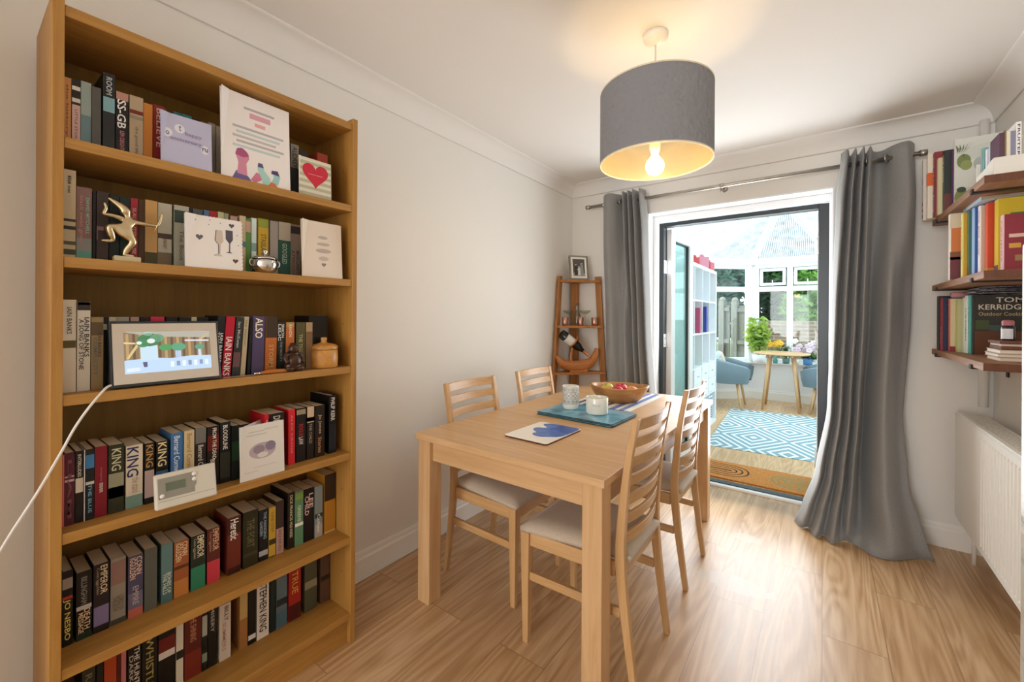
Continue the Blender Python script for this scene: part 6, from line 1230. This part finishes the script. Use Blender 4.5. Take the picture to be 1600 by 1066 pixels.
M_PAT = water_mat('teal_leaf_print', [(.42, '7fa0aa'), (.5, 'e8ecea'), (.58, '8fb0b8')], 40, .8)
cushion((-1.24, 6.53, .645), (R(80), 0, R(62)), .13, M_PAT, 'teal and white patterned cushion on the left tub chair'); cushion((-1.20, 6.80, .64), (R(74), 0, R(100)), .13, fabric('cream_knit', 'e6d6c4', 'd4c0aa'), 'cream knitted cushion on the left tub chair')
ct = empty('round_table', (-.45, 6.915, 0), 0, 'small round wooden table on splayed legs in the conservatory', 'table')
MB().lathe([(0, .755), (.315, .755), (.33, .765), (.33, .772), (.322, .78), (0, .78)], M_TABLE['X'], 48).build('tabletop', ct)
for sx, sy in ((1, 1), (1, -1), (-1, 1), (-1, -1)):
    MB().tube([(sx * .135, sy * .135, .755), (sx * .21, sy * .215, 0)], [.024, .015], M_OAKLEG, 12).build('leg', ct)
    MB().tube([(sx * .133, sy * .133, .72), (sx * .135, sy * .135, .7545)], .027, M_CHROME, 12).build('ferrule', ct)
ZS = SILL + .031
def plant(name, x, y, pr, phh, pc, mt, n, c, r, size, seed, label, cat):
    e = empty(name, (x, y, ZS), 0, label, cat)
    MB().lathe([(0, 0), (pr * .75, 0), (pr * .8, .004), (pr, phh), (pr * .92, phh), (pr * .88, phh - .02), (0, phh - .02)], mat(pc, .35), 28).build('pot', e)
    b = MB(); rs = random.Random(seed)
    for k in range(6): b.tube([(0, 0, phh - .02), (rs.uniform(-.4, .4) * r[0], rs.uniform(-.4, .4) * r[1], c[2])], .004, mat('6a7a3c', .7), 6)
    b.build('stems', e); foliage(n, c, r, size, mt, seed, e, shell=.1); return e
plant('potted_plant', -.775, 7.40, .095, .12, 'f0f2f2', M_LEAF_Y, 420, (-.01, 0, .42), (.17, .12, .31), .055, 21, 'tall bushy yellow green pot plant on the bay window sill', 'plant')
plant('potted_plant', -.43, 7.44, .05, .08, '5a7a70', M_LEAF_D, 60, (0, 0, .17), (.09, .06, .11), .035, 22, 'small dark leaved plant behind the round table on the sill', 'plant')
fv = empty('flower_vase', (-.565, 7.42, ZS), 0, 'little vase of yellow flowers on the sill behind the table', 'vase')
MB().lathe([(0, 0), (.028, 0), (.032, .03), (.022, .09), (.024, .12), (.02, .12), (.018, .09), (.026, .03), (0, .006)], mat('5f9a96', .15), 24).build('vase', fv)
b = MB(); st = MB(); rs = random.Random(9)
for k in range(11):
    p = Vector((rs.uniform(-.1, .1), rs.uniform(-.05, .05), rs.uniform(.26, .34))); st.tube([(0, 0, .1), tuple(p)], .0025, mat('5a8a44', .7), 6)
    for t in range(6): a = 2 * math.pi * t / 6; b.ball((p.x + .018 * math.cos(a), p.y - .004, p.z + .018 * math.sin(a)), .015, mat('e8b838', .6), 8, 6, (1, .5, 1))
st.build('stems', fv); b.build('blossoms', fv)
op = empty('orchid', (-.165, 7.42, ZS), 0, 'pale pink orchid in a blue pot on the sill at right', 'plant')
MB().lathe([(0, 0), (.05, 0), (.055, .01), (.06, .1), (.056, .1), (.05, .02), (0, .012)], mat('4a7fb4', .3), 28).build('pot', op)
b = MB(); [b.tube(cr([(0, 0, .08), (s * .04, -.01, .2), (s * .12, -.02, .3), (s * .2, -.02, .26)], 5), .003, mat('6a8a4a', .7), 6) for s in (-1, 1)]; b.build('stems', op)
foliage(26, (0, 0, .12), (.13, .06, .05), .07, M_LEAF_D, 31, op, name='leaves', shell=.1); b = MB()
for k in range(26):
    p = (rs.uniform(-.2, .2), rs.uniform(-.06, .02), rs.uniform(.2, .36))
    for t in range(5): a = 2 * math.pi * t / 5; b.ball((p[0] + .022 * math.cos(a), p[1], p[2] + .022 * math.sin(a)), .02, mat(('ecdde4', 'f0e8ea', 'd8c0d0')[k % 3], .6), 7, 5, (1, .35, 1))
b.build('blossoms', op)
MB().lathe([(0, 0), (.03, 0), (.036, .06), (.033, .06), (.028, .008), (0, .008)], mat('f0f0ee', .3), 22).build('flower_pot', None, (-.30, 7.43, ZS), label='small empty white pot on the sill between the plants', cat='pot')
